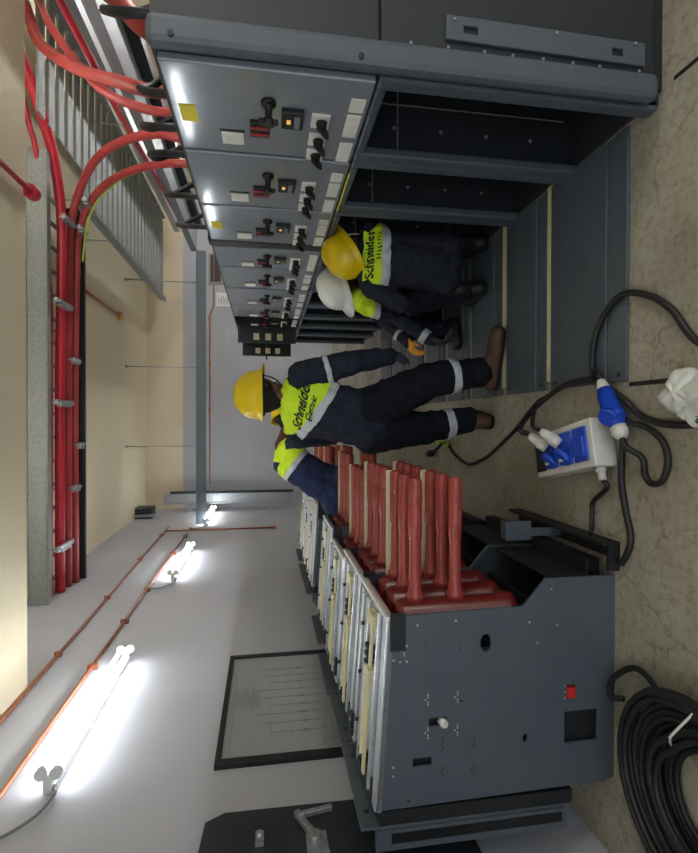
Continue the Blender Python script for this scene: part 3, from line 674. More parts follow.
# far small steel cabinet parts above the rail seen beyond
# ------------------------------------------------------------------ floor clutter
t = thing('power_distribution_box', (-.13, 2.43, 0), 'white power box with blue sockets lying on the concrete floor', 'power box')
cen = V((-.145, 2.46, .06)); ax = V((.115, -.53, 0)).normalized(); ay = V((ax.y, -ax.x, 0)); ay = -ay if ay.x < 0 else ay; az = V((0, 0, 1))
def bp(a, b, c): return cen+ax*a+ay*b+az*c
o = MB(); o.obox(cen, ax*.262, ay*.118, az*.06); o.build('enclosure', M['plug_w'], t, .008)
o = MB(); o.obox(bp(-.205, 0, .062), ax*.045, ay*.09, az*.006); o.build('breaker_window', M['blackmetal'], t, .004)
for i, a in enumerate((-.09, .04, .17)):
    o = MB(); o.obox(bp(a, .0, .064), ax*.055, ay*.085, az*.008); sk = o.build('socket', M['blue'], t, .006)
    o = MB()
    if i < 2:
        o.lathe([(0, .05), (.7, .052), (1, .042)], bp(a, -.035, .068), bp(a-.006, -.055, .092), 20)
        o.build('socket_lid', M['blue'], sk)
        q = MB(); q.obox(bp(a-.006, -.054, .0925), ax*.016, ay*.012, az*.002); q.build('socket_mark', M['plug_w'], sk)
    else:
        o.obox(bp(a, -.01, .076), ax*.045, ay*.05, az*.008); o.build('socket_lid', M['blue'], sk, .006)
o = MB(); o.cyl(bp(.21, -.1, 0), bp(.21, -.18, -.005), .022, .018, n=14); o.cyl(bp(.21, -.118, 0), bp(.21, -.14, 0), .027, n=6); o.build('cable_gland', M['plug_w'], t)
pe = []
for i, a in enumerate((-.11, .01)):
    p0 = bp(a, .03, .075); p1 = bp(a-.04, .11, .15)
    o = MB(); o.lathe([(0, .03), (.4, .034), (.45, .028), (.8, .026), (1, .016)], p0, p1, 16)
    for k in range(8):
        w = k*math.pi/4; 
    tag(o.build('plug', M['plug_w']), ['white round plug in the far socket of the power box', 'white round plug in the middle socket of the power box'][i], 'plug', 'white plugs in the power box'); pe.append((p1, (p1-p0).normalized()))
def floor_cable(pts, r, label, name='extension_cable', z=None, m='rubber', grp='black cables on the floor'):
    return tag(MB().tube(spline(pts), r, 10).build(name, M[m]), label, 'cable', grp)
(pa, da), (pb, db) = pe
r_ = .015
floor_cable([pa+da*.005, pa+da*.06, (.07, 2.79, .10), (.19, 2.60, .045), (.215, 2.38, .04), (.193, 2.261, r_+.02), (.10, 2.10, .03), (.033, 2.023, r_), (-.006, 1.879, r_), (-.003, 1.68, r_), (.05, 1.4, r_)], r_, 'black cable arching from the far plug past the white bag')
floor_cable([pb+db*.005, pb+db*.05, (.09, 2.76, .10), (.142, 2.80, .03), (.107, 2.917, r_), (-.051, 3.171, r_), (-.16, 3.39, r_), (-.27, 3.64, r_), (-.342, 3.968, r_), (-.287, 4.26, r_), (-.183, 4.514, r_), (-.25, 4.737, r_), (-.30, 4.90, r_)], .012, 'black cable winding away across the floor to the green wire')
c0, c1 = V((.175, 2.215, .06)), V((-.055, 2.085, .06)); dc = (c1-c0).normalized()
floor_cable([c0-dc*.02, c0-dc*.06, (.25, 2.30, .05), (.312, 2.325, .04), (.434, 2.30, .04), (.532, 2.227, .035), (.588, 2.104, .035), (.546, 1.968, r_), (.459, 1.846, r_), (.298, 1.70, r_), (.2, 1.4, r_)], r_, 'black cable looping over the nearest floor plate')
floor_cable([c1+dc*.005, c1+dc*.06, (-.154, 1.99, .03), (-.229, 1.99, r_), (-.262, 1.95, r_), (-.24, 1.89, r_), (-.154, 1.862, r_), (-.073, 1.896, r_), (-.02, 1.99, r_), (0.0, 2.08, .035), (.03, 2.18, .012)], .0135, 'black cable loop leaving the blue connector')
g0 = bp(.21, -.178, -.005)
floor_cable([g0, g0+V((-.04, -.004, -.02)), (-.40, 2.345, r_), (-.46, 2.355, r_), (-.52, 2.335, .03), (-.552, 2.30, .06)], .012, 'black cable from the power box gland toward the trolley')
floor_cable([(.02, 2.12, .02), (-.06, 2.13, r_), (-.16, 2.14, r_), (-.275, 2.14, r_), (-.407, 2.11, r_), (-.5, 2.08, r_), (-.56, 2.08, r_), (-.62, 2.11, r_), (-.66, 2.14, r_)], r_, 'black cable curving beside the box to the trolley foot')
t = thing('inline_connector', (.06, 2.15, 0), 'blue industrial inline connector lying beside the power box', 'connector')
o = MB(); o.lathe([(0, .034), (.12, .036), (.14, .042), (.6, .046), (.62, .05), (.75, .05), (.77, .042), (1, .036)], c0+dc*.02, c1-dc*.03, 20); b_ = o.build('body', M['blue'], t)
o = MB(); m_ = (c0*.45+c1*.55); s_ = V((-.5, -.4, .75)).normalized(); o.lathe([(0, .04), (.8, .045), (1, .04)], m_+s_*.03, m_+s_*.062, 18); o.build('hinged_cap', M['blue'], t)
o = MB(); o.lathe([(0, .02), (1, .034)], c0-dc*.03, c0+dc*.03, 16); o.build('gland', M['plug_w'], t)
o = MB(); o.lathe([(0, .038), (.6, .036), (1, .02)], c1-dc*.04, c1+dc*.02, 16); o.build('gland', M['plug_w'], t)
# green-yellow tuft and black plug
t = thing('earth_lead', (-.02, 4.45, 0), 'bunch of yellow-green wire on the floor behind the near boots', 'wire')
for k in range(9):
    a = R.uniform(0, 6.28); p = V((-.12, 4.45, .015))
    pts = [p]
    for j in range(5): pts.append(p+V((R.uniform(-.09, .09), R.uniform(-.1, .1), .03+.05*j*R.uniform(.3, 1))))
    MB().tube(spline(pts, 5), .006, 6).build('wire_strand', M['ygreen'], t)
o = MB(); o.lathe([(0, .03), (.6, .035), (.7, .02), (1, .015)], (-.32, 4.93, .045), (-.30, 4.78, .04), 14)
tag(o.build('cable_end_plug', M['black']), 'small black plug at the far end of the winding cable', 'plug')

# white bag
def crumple(c, rx, ry, rz, seed, n=26, m=14):
    rr = random.Random(seed); vs = []; fs = []
    ph = [rr.uniform(0, 6.28) for _ in range(8)]
    for i in range(m+1):
        t_ = math.pi*i/m
        for k in range(n):
            w = 2*math.pi*k/n
            s = 1+.13*math.sin(3*w+ph[0])*math.sin(t_)+.09*math.sin(5*w+ph[1]+2*t_)+.06*math.sin(9*w+ph[2]-3*t_)+rr.uniform(-.04, .04)
            vs.append((c[0]+rx*s*math.sin(t_)*math.cos(w), c[1]+ry*s*math.sin(t_)*math.sin(w), max(.002, c[2]+rz*s*math.cos(t_))))
    for i in range(m):
        for k in range(n):
            k2 = (k+1) % n; fs.append((i*n+k, i*n+k2, (i+1)*n+k2, (i+1)*n+k))
    return vs, fs
t = thing('plastic_bag', (.09, 1.74, 0), 'crumpled white plastic bag with green print on the floor', 'bag')
o = MB(); vs, fs = crumple((.115, 1.73, .05), .085, .115, .06, 3); o.add(vs, fs, True); vs, fs = crumple((.045, 1.70, .04), .06, .06, .045, 9); o.add(vs, fs, True)
vs, fs = crumple((.10, 1.58, .055), .12, .13, .07, 5); o.add(vs, fs, True)
bag = o.build('bag_sheet', M['cloth_w'], t)
o = MB(); o.v = []; vs, fs = crumple((.02, 1.60, .07), .03, .05, .045, 4); o.add(vs, fs, True); o.build('printed_patch', M['green'], t)

# cable coil
o = MB(); pts = []
cx, cy = -1.42, 1.63; turns = 26; per = 30
for k in range(turns):
    rr = .20+.25*((k*7) % turns)/turns; zz = .016+.028*((k*5) % 4)+R.uniform(0, .006); ox, oy = R.uniform(-.012, .012), R.uniform(-.012, .012)
    for i in range(per):
        w = 2*math.pi*i/per
        pts.append((cx+ox+rr*math.cos(w), cy+oy+rr*math.sin(w), zz+.006*math.sin(3*w+k)))
sm = []
for i, p in enumerate(pts):
    q = [pts[max(0, min(len(pts)-1, i+j))] for j in (-3, -2, -1, 0, 1, 2, 3)]
    sm.append(tuple(sum(a)/7 for a in zip(*q)))
o.tube(sm, .0135, 7)
o.tube(spline([(-1.27, 2.10, .03), (-1.285, 2.158, .05), (-1.195, 2.142, .05), (-1.101, 2.044, .03), (-1.08, 1.93, .05), (-1.1, 1.80, .09)]), .0135, 8)
tag(o.build('cable_coil', M['rubber']), 'big coil of black cable on the floor below the nearest trolley', 'cable')
tag(MB().tube(spline([(-.93, 1.58, .02), (-1.152, 1.674, .14), (-1.20, 1.70, .14), (-1.25, 1.74, .10)]), .005, 6).build('tie_string', M['plug_w']), 'thin white tie string around the black cable coil', 'string')

# ------------------------------------------------------------------ people
def tmp_obj(mb):
    me = bpy.data.meshes.new('tmp'); me.from_pydata(mb.v, [], mb.f)
    bm = bmesh.new(); bm.from_mesh(me); bmesh.ops.recalc_face_normals(bm, faces=bm.faces); bm.to_mesh(me); bm.free()
    ob = bpy.data.objects.new('tmp', me); C.objects.link(ob); return ob
TEX = bpy.data.textures.new('cloth_folds', 'CLOUDS'); TEX.noise_scale = .085; TEX.noise_depth = 2
def remesh(segs, voxel, smooth=6, disp=0.0):
    mb = MB()
    for s in segs:
        p0, r0, p1, r1 = V(s[0]), s[1], V(s[2]), s[3]
        mb.sph(p0, r0, 16, 10)
        if (p1-p0).length > 1e-4: mb.sph(p1, r1, 16, 10); mb.cyl(p0, p1, r0, r1, 16)
    ob = tmp_obj(mb)
    md = ob.modifiers.new('r', 'REMESH'); md.mode = 'VOXEL'; md.voxel_size = voxel
    if smooth: sm_ = ob.modifiers.new('s', 'SMOOTH'); sm_.iterations = smooth; sm_.factor = .5
    if disp: dm = ob.modifiers.new('d', 'DISPLACE'); dm.texture = TEX; dm.strength = disp; dm.mid_level = .5; dm.texture_coords = 'LOCAL'
    dg = bpy.context.evaluated_depsgraph_get()
    me = bpy.data.meshes.new_from_object(ob.evaluated_get(dg))
    bpy.data.objects.remove(ob); return me
def near(p, segs):
    best = None; bd = 1e9
    for s in segs:
        a, b = V(s[0]), V(s[2]); d = b-a; L = d.length_squared
        t = 0 if L < 1e-9 else max(0, min(1, (p-a).dot(d)/L))
        dist = (p-(a+d*t)).length-(s[1]+(s[3]-s[1])*t)
        if dist < bd: bd = dist; best = s[4]
    return best
def finish(me, name, mats, parent, smooth=True):
    off = root_of(parent)
    for v in me.vertices: v.co -= off
    me.materials.clear()
    for m in (mats if isinstance(mats, list) else [mats]): me.materials.append(m)
    for p in me.polygons: p.use_smooth = smooth
    me.name = name
    o = bpy.data.objects.new(name, me); C.objects.link(o); o.parent = parent; return o
def shell(src, segs, tags, planes, name, m, parent, off=.006, thick=.004, keep=None):
    bm = bmesh.new(); bm.from_mesh(src)
    for co, no in planes:
        bmesh.ops.bisect_plane(bm, geom=bm.verts[:]+bm.edges[:]+bm.faces[:], plane_co=co, plane_no=no, clear_outer=True)
    dele = [f for f in bm.faces if near(f.calc_center_median(), segs) not in tags or (keep and not keep(f.calc_center_median()))]
    bmesh.ops.delete(bm, geom=dele, context='FACES')
    bm.normal_update()
    ns = [(v, v.normal.copy()) for v in bm.verts]
    for v, n in ns: v.co += n*off
    me = bpy.data.meshes.new(name); bm.to_mesh(me); bm.free()
    o = finish(me, name, m, parent)
    md = o.modifiers.new('t', 'SOLIDIFY'); md.thickness = thick; md.offset = 1
    return o
def band(src, segs, tg, co, axis, w, name, parent, m=None):
    a = V(axis).normalized(); co = V(co)
    return shell(src, segs, tg, [(co+a*w/2, a), (co-a*w/2, -a)], name, m or M['reflect'], parent)
def helmet(parent, c, up, front, m, sc=1.27):
    up = V(up).normalized(); fr = V(front); fr = (fr-up*fr.dot(up)).normalized(); sd = up.cross(fr); c = V(c)
    n, k = 40, 12; vs = []; fs = []
    def ring(fa):
        pass
    for j in range(k+1):
        for i in range(n):
            w = 2*math.pi*i/n; cw, sw = math.cos(w), math.sin(w)
            if j == 0:
                e = .022+.048*max(0, cw)**3
                p = V(((.145+e)*cw, (.118+.5*e+.006)*sw, -.012-.012*max(0, cw)**2))
            elif j == 1:
                p = V((.147*cw, .12*sw, 0))
            else:
                t_ = (j-1)/(k-1)*math.pi/2; rr = math.cos(t_)**.8; h = math.sin(t_)**.95
                p = V((.145*cw*rr, .118*sw*rr, .135*h))
                if abs(p.y) < .022 and j > 3: p.z += .007
            p *= sc; vs.append(c+fr*p.x+sd*p.y+up*p.z)
    for j in range(k):
        for i in range(n):
            i2 = (i+1) % n; fs.append((j*n+i, j*n+i2, (j+1)*n+i2, (j+1)*n+i))
    o = MB(); o.add(vs, fs, True); ob = o.build('helmet', m, parent)
    md = ob.modifiers.new('t', 'SOLIDIFY'); md.thickness = .004; md.offset = -1
    q = MB(); pts = [c+fr*(.118*math.cos(2*math.pi*i/24)*sc)+sd*(.092*math.sin(2*math.pi*i/24)*sc)-up*.02 for i in range(24)]
    q.tube(pts, .013, 8, closed=True); q.build('headband', M['blackmetal'], ob)
    return ob
def hand_segs(w, d, nrm, thumb_side, curl=.5, L=1.0):
    w, d, nrm = V(w), V(d).normalized(), V(nrm); nrm = (nrm-d*nrm.dot(d)).normalized(); sd = d.cross(nrm)*thumb_side
    S = []; kn = []
    for i, off in enumerate((.032, .011, -.011, -.031)):
        k = w+d*(.092-.004*abs(i-1))*L+sd*off; S.append((w+sd*off*.6, .021, k, .0165, 'h')); kn.append(k)
    for k, ln_, r in zip(kn, (.068, .078, .072, .056), (.0115, .012, .0115, .0105)):
        a = curl; p = k
        for f, rr in ((.45, r), (.32, r*.92), (.23, r*.82)):
            dd = d*math.cos(a)+nrm*math.sin(a); q = p+dd*ln_*f*1.25
            S.append((p, rr+.001, q, rr, 'h')); p = q; a += curl*.9
    t0 = w+d*.03+sd*.03; t1 = t0+(d*.6+sd*.7+nrm*.3).normalized()*.045; t2 = t1+(d*.85+sd*.1+nrm*.5).normalized()*.035
    S += [(t0, .017, t1, .0135, 'h'), (t1, .0135, t2, .011, 'h')]
    return S
def boot(parent, ankle, toe, m, sole=0.0, shaft=None):
    a = V(ankle); t = V(toe); d = (t-a); d.z = 0; L = d.length; d.normalize(); s = V((-d.y, d.x, 0))
    g = V((a.x, a.y, sole)); S = []
    heel = g-d*.055
    S.append((heel+V((0, 0, .05)), .052, a+V((0, 0, .0)), .065, 'b'))
    for o_ in (-.018, .018):
        S.append((heel+V((0, 0, .035))+s*o_*.6, .044, g+d*(L*.62)+V((0, 0, .045))+s*o_, .05, 'b'))
        S.append((g+d*(L*.62)+V((0, 0, .045))+s*o_, .05, g+d*(L-.04)+V((0, 0, .044))+s*o_*.7, .046, 'b'))
    S.append((a, .055, g+d*(L*.55)+V((0, 0, .055)), .04, 'b'))
    S.append((a, .055, V(shaft) if shaft else a+V((0, 0, .09)), .058, 'b'))
    me = remesh(S, .008, 4)
    for v in me.vertices: v.co.z = max(v.co.z, sole+.002)
    src = me.copy(); b = finish(me, 'boot', m, parent)
    shell(src, S, ['b'], [(V((0, 0, sole+.032)), V((0, 0, 1)))], 'sole', M['black'], b, .003, .004)
    return b
def lettering(parent, lines, origin, right, up, into, bvh_obj_me, off_root):
    """flat letters pressed on to a cloth surface"""
    bm = bmesh.new(); bm.from_mesh(bvh_obj_me); bvh = BVHTree.FromBMesh(bm); bm.free()
    right, up, into = V(right).normalized(), V(up).normalized(), V(into).normalized()
    out = MB()
    for txt, size, dx, dy, bold in lines:
        cu = bpy.data.curves.new('t', 'FONT'); cu.body = txt; cu.size = size; cu.align_x = 'CENTER'; cu.resolution_u = 3; cu.offset = bold
        ob = bpy.data.objects.new('t', cu); C.objects.link(ob)
        dg = bpy.context.evaluated_depsgraph_get(); me = bpy.data.meshes.new_from_object(ob.evaluated_get(dg)); bpy.data.objects.remove(ob)
        b2 = bmesh.new(); b2.from_mesh(me); bmesh.ops.triangulate(b2, faces=b2.faces[:])
        for _ in range(2): bmesh.ops.subdivide_edges(b2, edges=[e for e in b2.edges if e.calc_length() > .012], cuts=1); bmesh.ops.triangulate(b2, faces=b2.faces[:])
        b2.verts.index_update(); vs = []
        for v in b2.verts:
            p = V(origin)+right*(v.co.x+dx)+up*(v.co.y+dy)
            h = bvh.ray_cast(p-into*.6, into)
            vs.append(h[0]+h[1]*.0165-into*.005 if h[0] is not None else p-into*.019)
        out.add(vs, [[w.index for w in f.verts] for f in b2.faces]); b2.free()
    return out.build('lettering', M['ink'], parent)

def person(label, base, S, mats, folds=.032, vox=.011):
    t = thing('person', base, label, 'person', 'workers in navy coveralls')
    me = remesh(S, vox, 5, folds)
    src = me.copy()
    tags = {'skin': 1}
    idx = [1 if near(p.center, S) == 'skin' else (2 if near(p.center, S) in ('leg', 'shin') else 0) for p in me.polygons]
    b = finish(me, 'body', mats, t)
    for p, i in zip(b.data.polygons, idx): p.material_index = i
    return t, src, b
def torso(P, N, Cc, hr, hl, sr, sl, d=.0):
    P, N, Cc, hr, hl, sr, sl = map(V, (P, N, Cc, hr, hl, sr, sl))
    S = [(hr, .125, hl, .125, 'torso'), (P, .14, Cc, .135, 'torso')]
    rm = Cc+(sr-Cc)*.52; lm = Cc+(sl-Cc)*.52
    S += [(hr*.75+P*.25, .115, rm*.85+(P-N)*.0+Cc*.15, .115, 'torso'), (hl*.75+P*.25, .115, lm*.85+Cc*.15, .115, 'torso')]
    S += [(sr, .075, rm, .10, 'torso'), (sl, .075, lm, .10, 'torso'), (sr, .075, N, .065, 'torso'), (sl, .075, N, .065, 'torso'), (rm, .11, lm, .11, 'torso'), (Cc, .12, N, .07, 'torso')]
    return S
def head_segs(c, up, fr, neck):
    c, up, fr = V(c), V(up).normalized(), V(fr); fr = (fr-up*fr.dot(up)).normalized(); s = up.cross(fr)
    k = 1.13
    return [(neck, .068, c-up*.05-fr*.02, .062, 'skin'), (c+up*.025-fr*.02, .092*k, c+up*.025+fr*.02, .088*k, 'skin'), (c+fr*.03, .075*k, c-up*.08+fr*.05, .056, 'skin'),
            (c+fr*.107-up*.005, .013, c+fr*.126-up*.032, .015, 'skin'), (c-up*.092+fr*.08, .028, c-up*.097+fr*.07, .028, 'skin'),
            (c+s*.097-up*.02, .017, c+s*.1-up*-.017, .019, 'skin'), (c-s*.097-up*.02, .017, c-s*.1+up*.017, .019, 'skin')]
def face_bits(t, c, up, fr, hair=True):
    c, up, fr = V(c), V(up).normalized(), V(fr); fr = (fr-up*fr.dot(up)).normalized(); s = up.cross(fr)
    for sg in (1, -1):
        MB().sph(c+fr*.106+s*.036*sg+up*.012, .013, 10, 7).build('eye', M['white'], t)
    q = MB(); q.cyl(c+fr*.104-up*.07-s*.027, c+fr*.104-up*.07+s*.027, .006, n=8); q.build('mouth', M['red_epoxy_d'], t)
    if hair:
        me = remesh([(c+up*.03-fr*.03, .11, c+up*.03+fr*.0, .108, 'h'), (c-up*.02-fr*.06, .08, c-up*.065-fr*.055, .062, 'h')], .012, 3)
        finish(me, 'hair', M['hair'], t)
def strap(t, c, up, fr, m):
    c, up, fr = V(c), V(up).normalized(), V(fr); fr = (fr-up*fr.dot(up)).normalized(); s = up.cross(fr)
    pts = [c+s*.128*math.cos(w)+fr*.06-up*(.15*math.sin(w)-.03) for w in [math.pi*i/14 for i in range(15)]]
    MB().tube(pts, .005, 6).build('chin_strap', m, t)

# --- worker 1: standing, seen from behind
P = V((.02, 3.47, .93)); hr = V((.10, 3.43, .92)); hl = V((-.07, 3.53, .92)); Cc = V((.09, 3.45, 1.28)); N = V((.15, 3.49, 1.50))
sr = V((.31, 3.40, 1.40)); sl = V((-.10, 3.56, 1.42))
S = torso(P, N, Cc, hr, hl, sr, sl)
kr = V((.29, 3.40, .54)); ar = V((.355, 3.42, .14)); kl = V((-.04, 3.58, .52)); al_ = V((.02, 3.62, .14))
S += [(hr, .155, kr, .125, 'leg'), (kr, .125, ar+V((0, 0, .03)), .105, 'shin'), (hl, .155, kl, .125, 'leg'), (kl, .115, al_+V((0, 0, .03)), .098, 'shin')]
S += [(hr, .15, hl, .15, 'torso'), (P+V((-.05, .0, .05)), .15, Cc+V((-.05, 0, 0)), .14, 'torso')]
er = V((.40, 3.37, 1.08)); wr = V((.46, 3.47, .80)); el = V((-.10, 3.75, 1.17)); wl = V((.08, 3.86, .98))
S += [(sr, .105, er, .085, 'armr'), (er, .085, wr, .06, 'armr'), (sl, .09, el, .07, 'arml'), (el, .07, wl, .055, 'arml')]
hc = V((.185, 3.53, 1.66)); hup = V((.06, .10, 1)); hfr = V((.75, .66, -.15))
S += head_segs(hc, hup, hfr, N+V((.01, .01, .02)))
t1, src, b1 = person('worker standing with back to the camera, yellow helmet, looking down right', (.1, 3.5, 0), S, [M['navy'], M['skin'], M['navy_dark']])
ax_ = (N-P).normalized(); rt = (sr-sl).normalized()
bx = (ax_*.92+rt*.38).normalized()
ky = lambda p: True
thr = V((.10, 3.4, 1.325))
yk = shell(src, S, ['torso'], [(thr, -bx)], 'hi_vis_yoke', M['hivis'], t1, .008)
shell(src, S, ['torso'], [(thr, bx), (thr-bx*.055, -bx)], 'reflective_band', M['reflect'], t1, .008)
band(src, S, ['armr'], sr*.52+er*.48, er-sr, .035, 'reflective_band', t1)
band(src, S, ['shin'], kr*.55+ar*.45, ar-kr, .035, 'reflective_band', t1)
b2_ = band(src, S, ['shin'], kl*.55+al_*.45, al_-kl, .035, 'reflective_band', t1)
helmet(t1, hc+hup*.03, (-.02, .0, 1), hfr, M['helm_y'])
face_bits(t1, hc, hup, hfr); strap(t1, hc, hup, hfr, M['blackmetal'])
boot(t1, (.33, 3.42, .12), (.66, 3.32, .02), M['boot'], .022)
boot(t1, (.01, 3.60, .12), (.04, 3.88, .02), M['boot'], 0)
finish(remesh(hand_segs(wr, (.1, .25, -1), (-.5, .3, 0), -1, .45), .005, 3), 'glove', M['glove_g'], t1)
finish(remesh(hand_segs(wl, (.6, .6, -.4), (0, .3, -1), 1, .5), .005, 3), 'glove', M['glove_g'], t1)
fwd1 = V((-(sl-sr).y, (sl-sr).x, 0)).normalized(); fwd1 = fwd1 if fwd1.y > 0 else -fwd1
lr = rt*1; lettering(t1, [('Schneider', .085, 0, 0, .002), ('Electric', .055, .03, -.055, .001)], thr+bx*.075-rt*.03-fwd1*.15, (rt*.93-bx*.12), (bx), fwd1, src, None)
q = MB(); me = remesh([(hc-V((0, 0, .11))-hfr*.03, .066, hc-V((0, 0, .125))-hfr*.03, .07, 'c')], .01, 2); finish(me, 'collar', M['navy'], t1)

# --- worker 2: crouching at the third cubicle, seen from behind
P = V((1.16, 3.60, .36)); hr = V((1.27, 3.58, .36)); hl = V((1.05, 3.62, .36)); Cc = V((1.18, 3.58, .72)); N = V((1.20, 3.66, .98))
sr = V((1.37, 3.60, .90)); sl = V((.99, 3.64, .90))
S = torso(P, N, Cc, hr, hl, sr, sl)
kr = V((1.24, 3.93, .52)); ar = V((1.32, 3.66, .14)); kl = V((.93, 3.93, .50)); al_ = V((1.0, 3.68, .14))
S += [(hr, .125, kr, .09, 'leg'), (kr, .09, ar, .07, 'shin'), (hl, .125, kl, .09, 'leg'), (kl, .09, al_, .07, 'shin')]
er = V((1.24, 3.86, .68)); wr = V((1.16, 4.0, .58)); el = V((.86, 3.62, .68)); wl = V((.90, 3.86, .56))
S += [(sr, .078, er, .06, 'armr'), (er, .06, wr, .048, 'armr'), (sl, .08, el, .064, 'arml'), (el, .064, wl, .052, 'arml')]
hc = V((1.24, 3.68, 1.03)); hup = V((-.42, .05, .9)); hfr = V((.9, .30, .2))
S += head_segs(hc, hup, hfr, N+V((0, .01, .0)))
t2, src, b2 = person('worker crouching with back to the camera, yellow helmet tilted left', (1.15, 3.68, 0), S, [M['navy'], M['skin'], M['navy_dark']])
zt = V((0, 0, 1))
shell(src, S, ['torso'], [(V((0, 0, .845)), -zt), (V((0, 0, .965)), zt)], 'hi_vis_yoke', M['hivis'], t2, .008)
shell(src, S, ['torso'], [(V((0, 0, .845)), zt), (V((0, 0, .79)), -zt)], 'reflective_band', M['reflect'], t2, .008)
helmet(t2, hc+V((-.02, 0, .035)), (-.52, -.1, .85), hfr, M['helm_y'])
face_bits(t2, hc, hup, hfr); strap(t2, hc, hup, hfr, M['plug_w'])
boot(t2, (1.35, 3.66, .12), (1.40, 3.90, .05), M['boot_k'], .022); boot(t2, (1.0, 3.68, .12), (.98, 3.92, .05), M['boot_k'], .022)
finish(remesh(hand_segs(wr, (-.1, 1, -.3), (0, 0, -1), -1, .5), .005, 3), 'glove', M['glove_g'], t2)
finish(remesh(hand_segs(wl, (.3, 1, -.3), (0, 0, -1), 1, .5), .005, 3), 'glove', M['glove_g'], t2)
lettering(t2, [('Schneider', .083, -.02, 0, .002), ('E l e c t r i c', .036, .03, -.042, .001)], (1.20, 3.4, .895), (1, 0, 0), (0, 0, 1), (0, 1, 0), src, None)

# --- worker 3: kneeling behind, white helmet, reaching out to the left
P = V((1.12, 4.42, .34)); hr = V((1.03, 4.50, .34)); hl = V((1.16, 4.32, .34)); Cc = V((1.02, 4.34, .66)); N = V((1.07, 4.20, .90))
sr = V((1.10, 4.42, .86)); sl = V((.97, 4.02, .90))
S = torso(P, N, Cc, hr, hl, sr, sl)
kr = V((.78, 4.46, .12)); ar = V((1.14, 4.62, .10)); kl = V((.78, 4.22, .42)); al_ = V((.80, 4.16, .14))
S += [(hr, .12, kr, .085, 'leg'), (kr, .085, ar, .065, 'shin'), (hl, .12, kl, .088, 'leg'), (kl, .085, al_, .07, 'shin')]
er = V((.86, 4.30, .62)); wr = V((.66, 4.06, .50)); el = V((.84, 4.02, .60)); wl = V((.66, 3.92, .36))
S += [(sr, .075, er, .058, 'armr'), (er, .058, wr, .045, 'armr'), (sl, .078, el, .06, 'arml'), (el, .06, wl, .05, 'arml')]
hc = V((1.10, 4.12, 1.03)); hup = V((-.22, -.2, .95)); hfr = V((-.95, -.35, -.3))
S += head_segs(hc, hup, hfr, N+V((0, .01, .0)))
t3, src, b3 = person('worker kneeling behind the crouching one, white helmet and orange glove', (.95, 4.35, 0), S, [M['navy'], M['skin'], M['navy_dark']])
shell(src, S, ['torso', 'arml'], [(V((0, 0, .80)), -zt), (V((0, 0, 1.0)), zt)], 'hi_vis_yoke', M['hivis'], t3, .008)
shell(src, S, ['torso', 'arml'], [(V((0, 0, .80)), zt), (V((0, 0, .755)), -zt)], 'reflective_band', M['reflect'], t3, .008)
helmet(t3, hc+V((-.01, 0, .035)), (-.25, -.15, .95), hfr, M['helm_w'])
face_bits(t3, hc, hup, hfr)
band(src, S, ['arml'], el*.15+wl*.85, wl-el, .05, 'reflective_band', t3)
band(src, S, ['armr'], er*.3+wr*.7, wr-er, .035, 'reflective_band', t3)
boot(t3, (1.14, 4.62, .11), (1.34, 4.75, .05), M['boot_k'], 0.022); boot(t3, (.80, 4.16, .12), (.62, 4.10, .05), M['boot_k'], 0.022)
finish(remesh(hand_segs(wr, (-.75, -.3, -.35), (0.2, 0, -1), 1, .55, 1.05), .005, 3), 'glove', M['glove_o'], t3)
finish(remesh(hand_segs(wl, (-.3, -.3, -.9), (.6, 0, -.4), -1, .45), .005, 3), 'glove', M['glove_g'], t3)

# --- worker 4: bending over beside the trolleys, back to the camera
P = V((-.66, 5.05, .98)); hr = V((-.55, 5.05, .96)); hl = V((-.80, 5.05, .98)); Cc = V((-.52, 5.06, 1.28)); N = V((-.26, 5.18, 1.48))
sr = V((-.22, 5.02, 1.38)); sl = V((-.44, 5.18, 1.50))
S = torso(P, N, Cc, hr, hl, sr, sl)
kr = V((-.58, 5.08, .52)); ar = V((-.58, 5.10, .14)); kl = V((-.86, 5.06, .53)); al_ = V((-.88, 5.12, .14))
S += [(hr, .12, kr, .085, 'leg'), (kr, .085, ar, .07, 'shin'), (hl, .12, kl, .085, 'leg'), (kl, .085, al_, .07, 'shin')]
er = V((-.10, 5.12, 1.12)); wr = V((.0, 5.3, .95)); el = V((-.25, 5.45, 1.3)); wl = V((-.05, 5.55, 1.1))
S += [(sr, .08, er, .06, 'armr'), (er, .06, wr, .048, 'armr'), (sl, .08, el, .06, 'arml'), (el, .06, wl, .048, 'arml')]
hc = V((.02, 5.34, 1.40)); hup = V((.8, .35, .3)); hfr = V((.5, .6, -.6))
S += head_segs(hc, hup, hfr, N+V((0.02, .01, .02)))
t4, src, b4 = person('worker bending over in bluer coverall between the trolleys and standing worker', (-.72, 5.08, 0), S, [M['navy_b'], M['skin'], M['navy_dark']])
ax_ = (N-P).normalized(); thr = P+ax_*.46
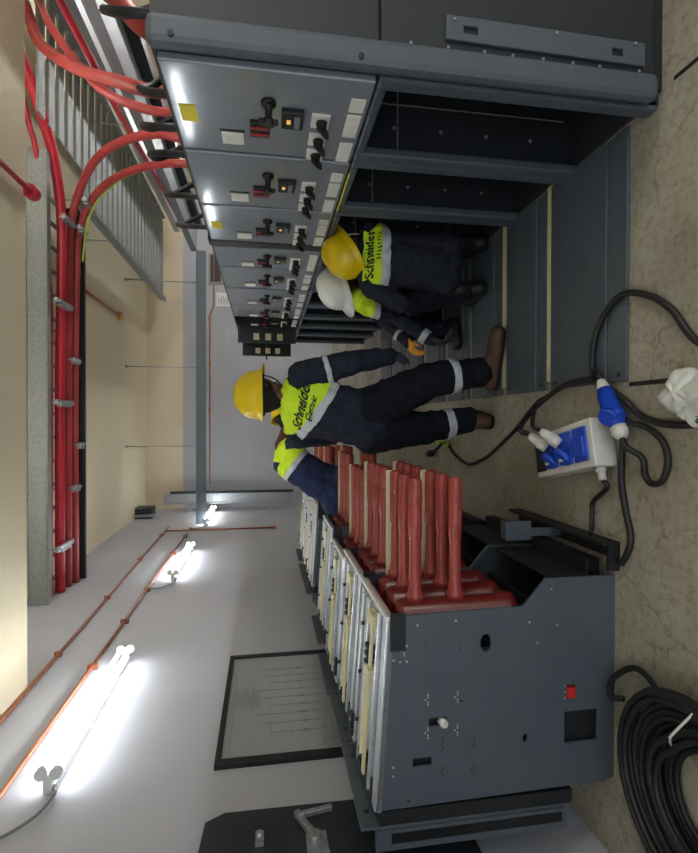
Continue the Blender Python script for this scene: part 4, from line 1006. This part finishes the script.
shell(src, S, ['torso'], [(thr, -ax_)], 'hi_vis_yoke', M['hivis'], t4, .008)
shell(src, S, ['torso'], [(thr, ax_), (thr-ax_*.05, -ax_)], 'reflective_band', M['reflect'], t4, .008)
face_bits(t4, hc, hup, hfr)
helmet(t4, hc+hup.normalized()*.05, hup, hfr, M['helm_y'])
boot(t4, (-.58, 5.10, .11), (-.54, 5.31, .02), M['boot_k'], 0); boot(t4, (-.88, 5.12, .11), (-.90, 5.32, .02), M['boot_k'], 0)
finish(remesh(hand_segs(wr, (.2, .5, -.8), (-.5, .3, 0), -1, .5), .005, 3), 'glove', M['glove_g'], t4)
finish(remesh(hand_segs(wl, (.4, .3, -.8), (-.5, .3, 0), 1, .5), .005, 3), 'glove', M['glove_g'], t4)

# ------------------------------------------------------------------ light and camera
w = bpy.data.worlds.new('daylight'); bpy.context.scene.world = w; w.use_nodes = True
w.node_tree.nodes['Background'].inputs['Color'].default_value = (.86, .93, 1, 1)
w.node_tree.nodes['Background'].inputs['Strength'].default_value = 0.9
sc = bpy.context.scene
f = 510.0; pitch = math.atan((349-266)/f); yaw = math.atan(4.5/f*math.cos(pitch))
cp, sp, cy_, sy_ = math.cos(pitch), math.sin(pitch), math.cos(yaw), math.sin(yaw)
fw = V((-sy_*cp, cy_*cp, -sp)); ri = V((cy_, sy_, 0)); up_ = ri.cross(fw)
# the photograph is turned a quarter turn: the room's up points to the picture's left
camx = -up_; camy = ri
cam = bpy.data.cameras.new('camera'); co = bpy.data.objects.new('camera', cam); C.objects.link(co)
camz = -fw
co.matrix_world = Matrix(((camx.x, camy.x, camz.x, 0), (camx.y, camy.y, camz.y, 0), (camx.z, camy.z, camz.z, 1.65), (0, 0, 0, 1)))
cam.sensor_fit = 'VERTICAL'; cam.sensor_height = 36.0; cam.lens = f/853*36.0; cam.clip_start = .05
sc.camera = co
sc.view_settings.view_transform = 'Standard'; sc.view_settings.look = 'None'; sc.view_settings.gamma = 1; sc.view_settings.use_curve_mapping = False
sc.view_settings.exposure = 0.80
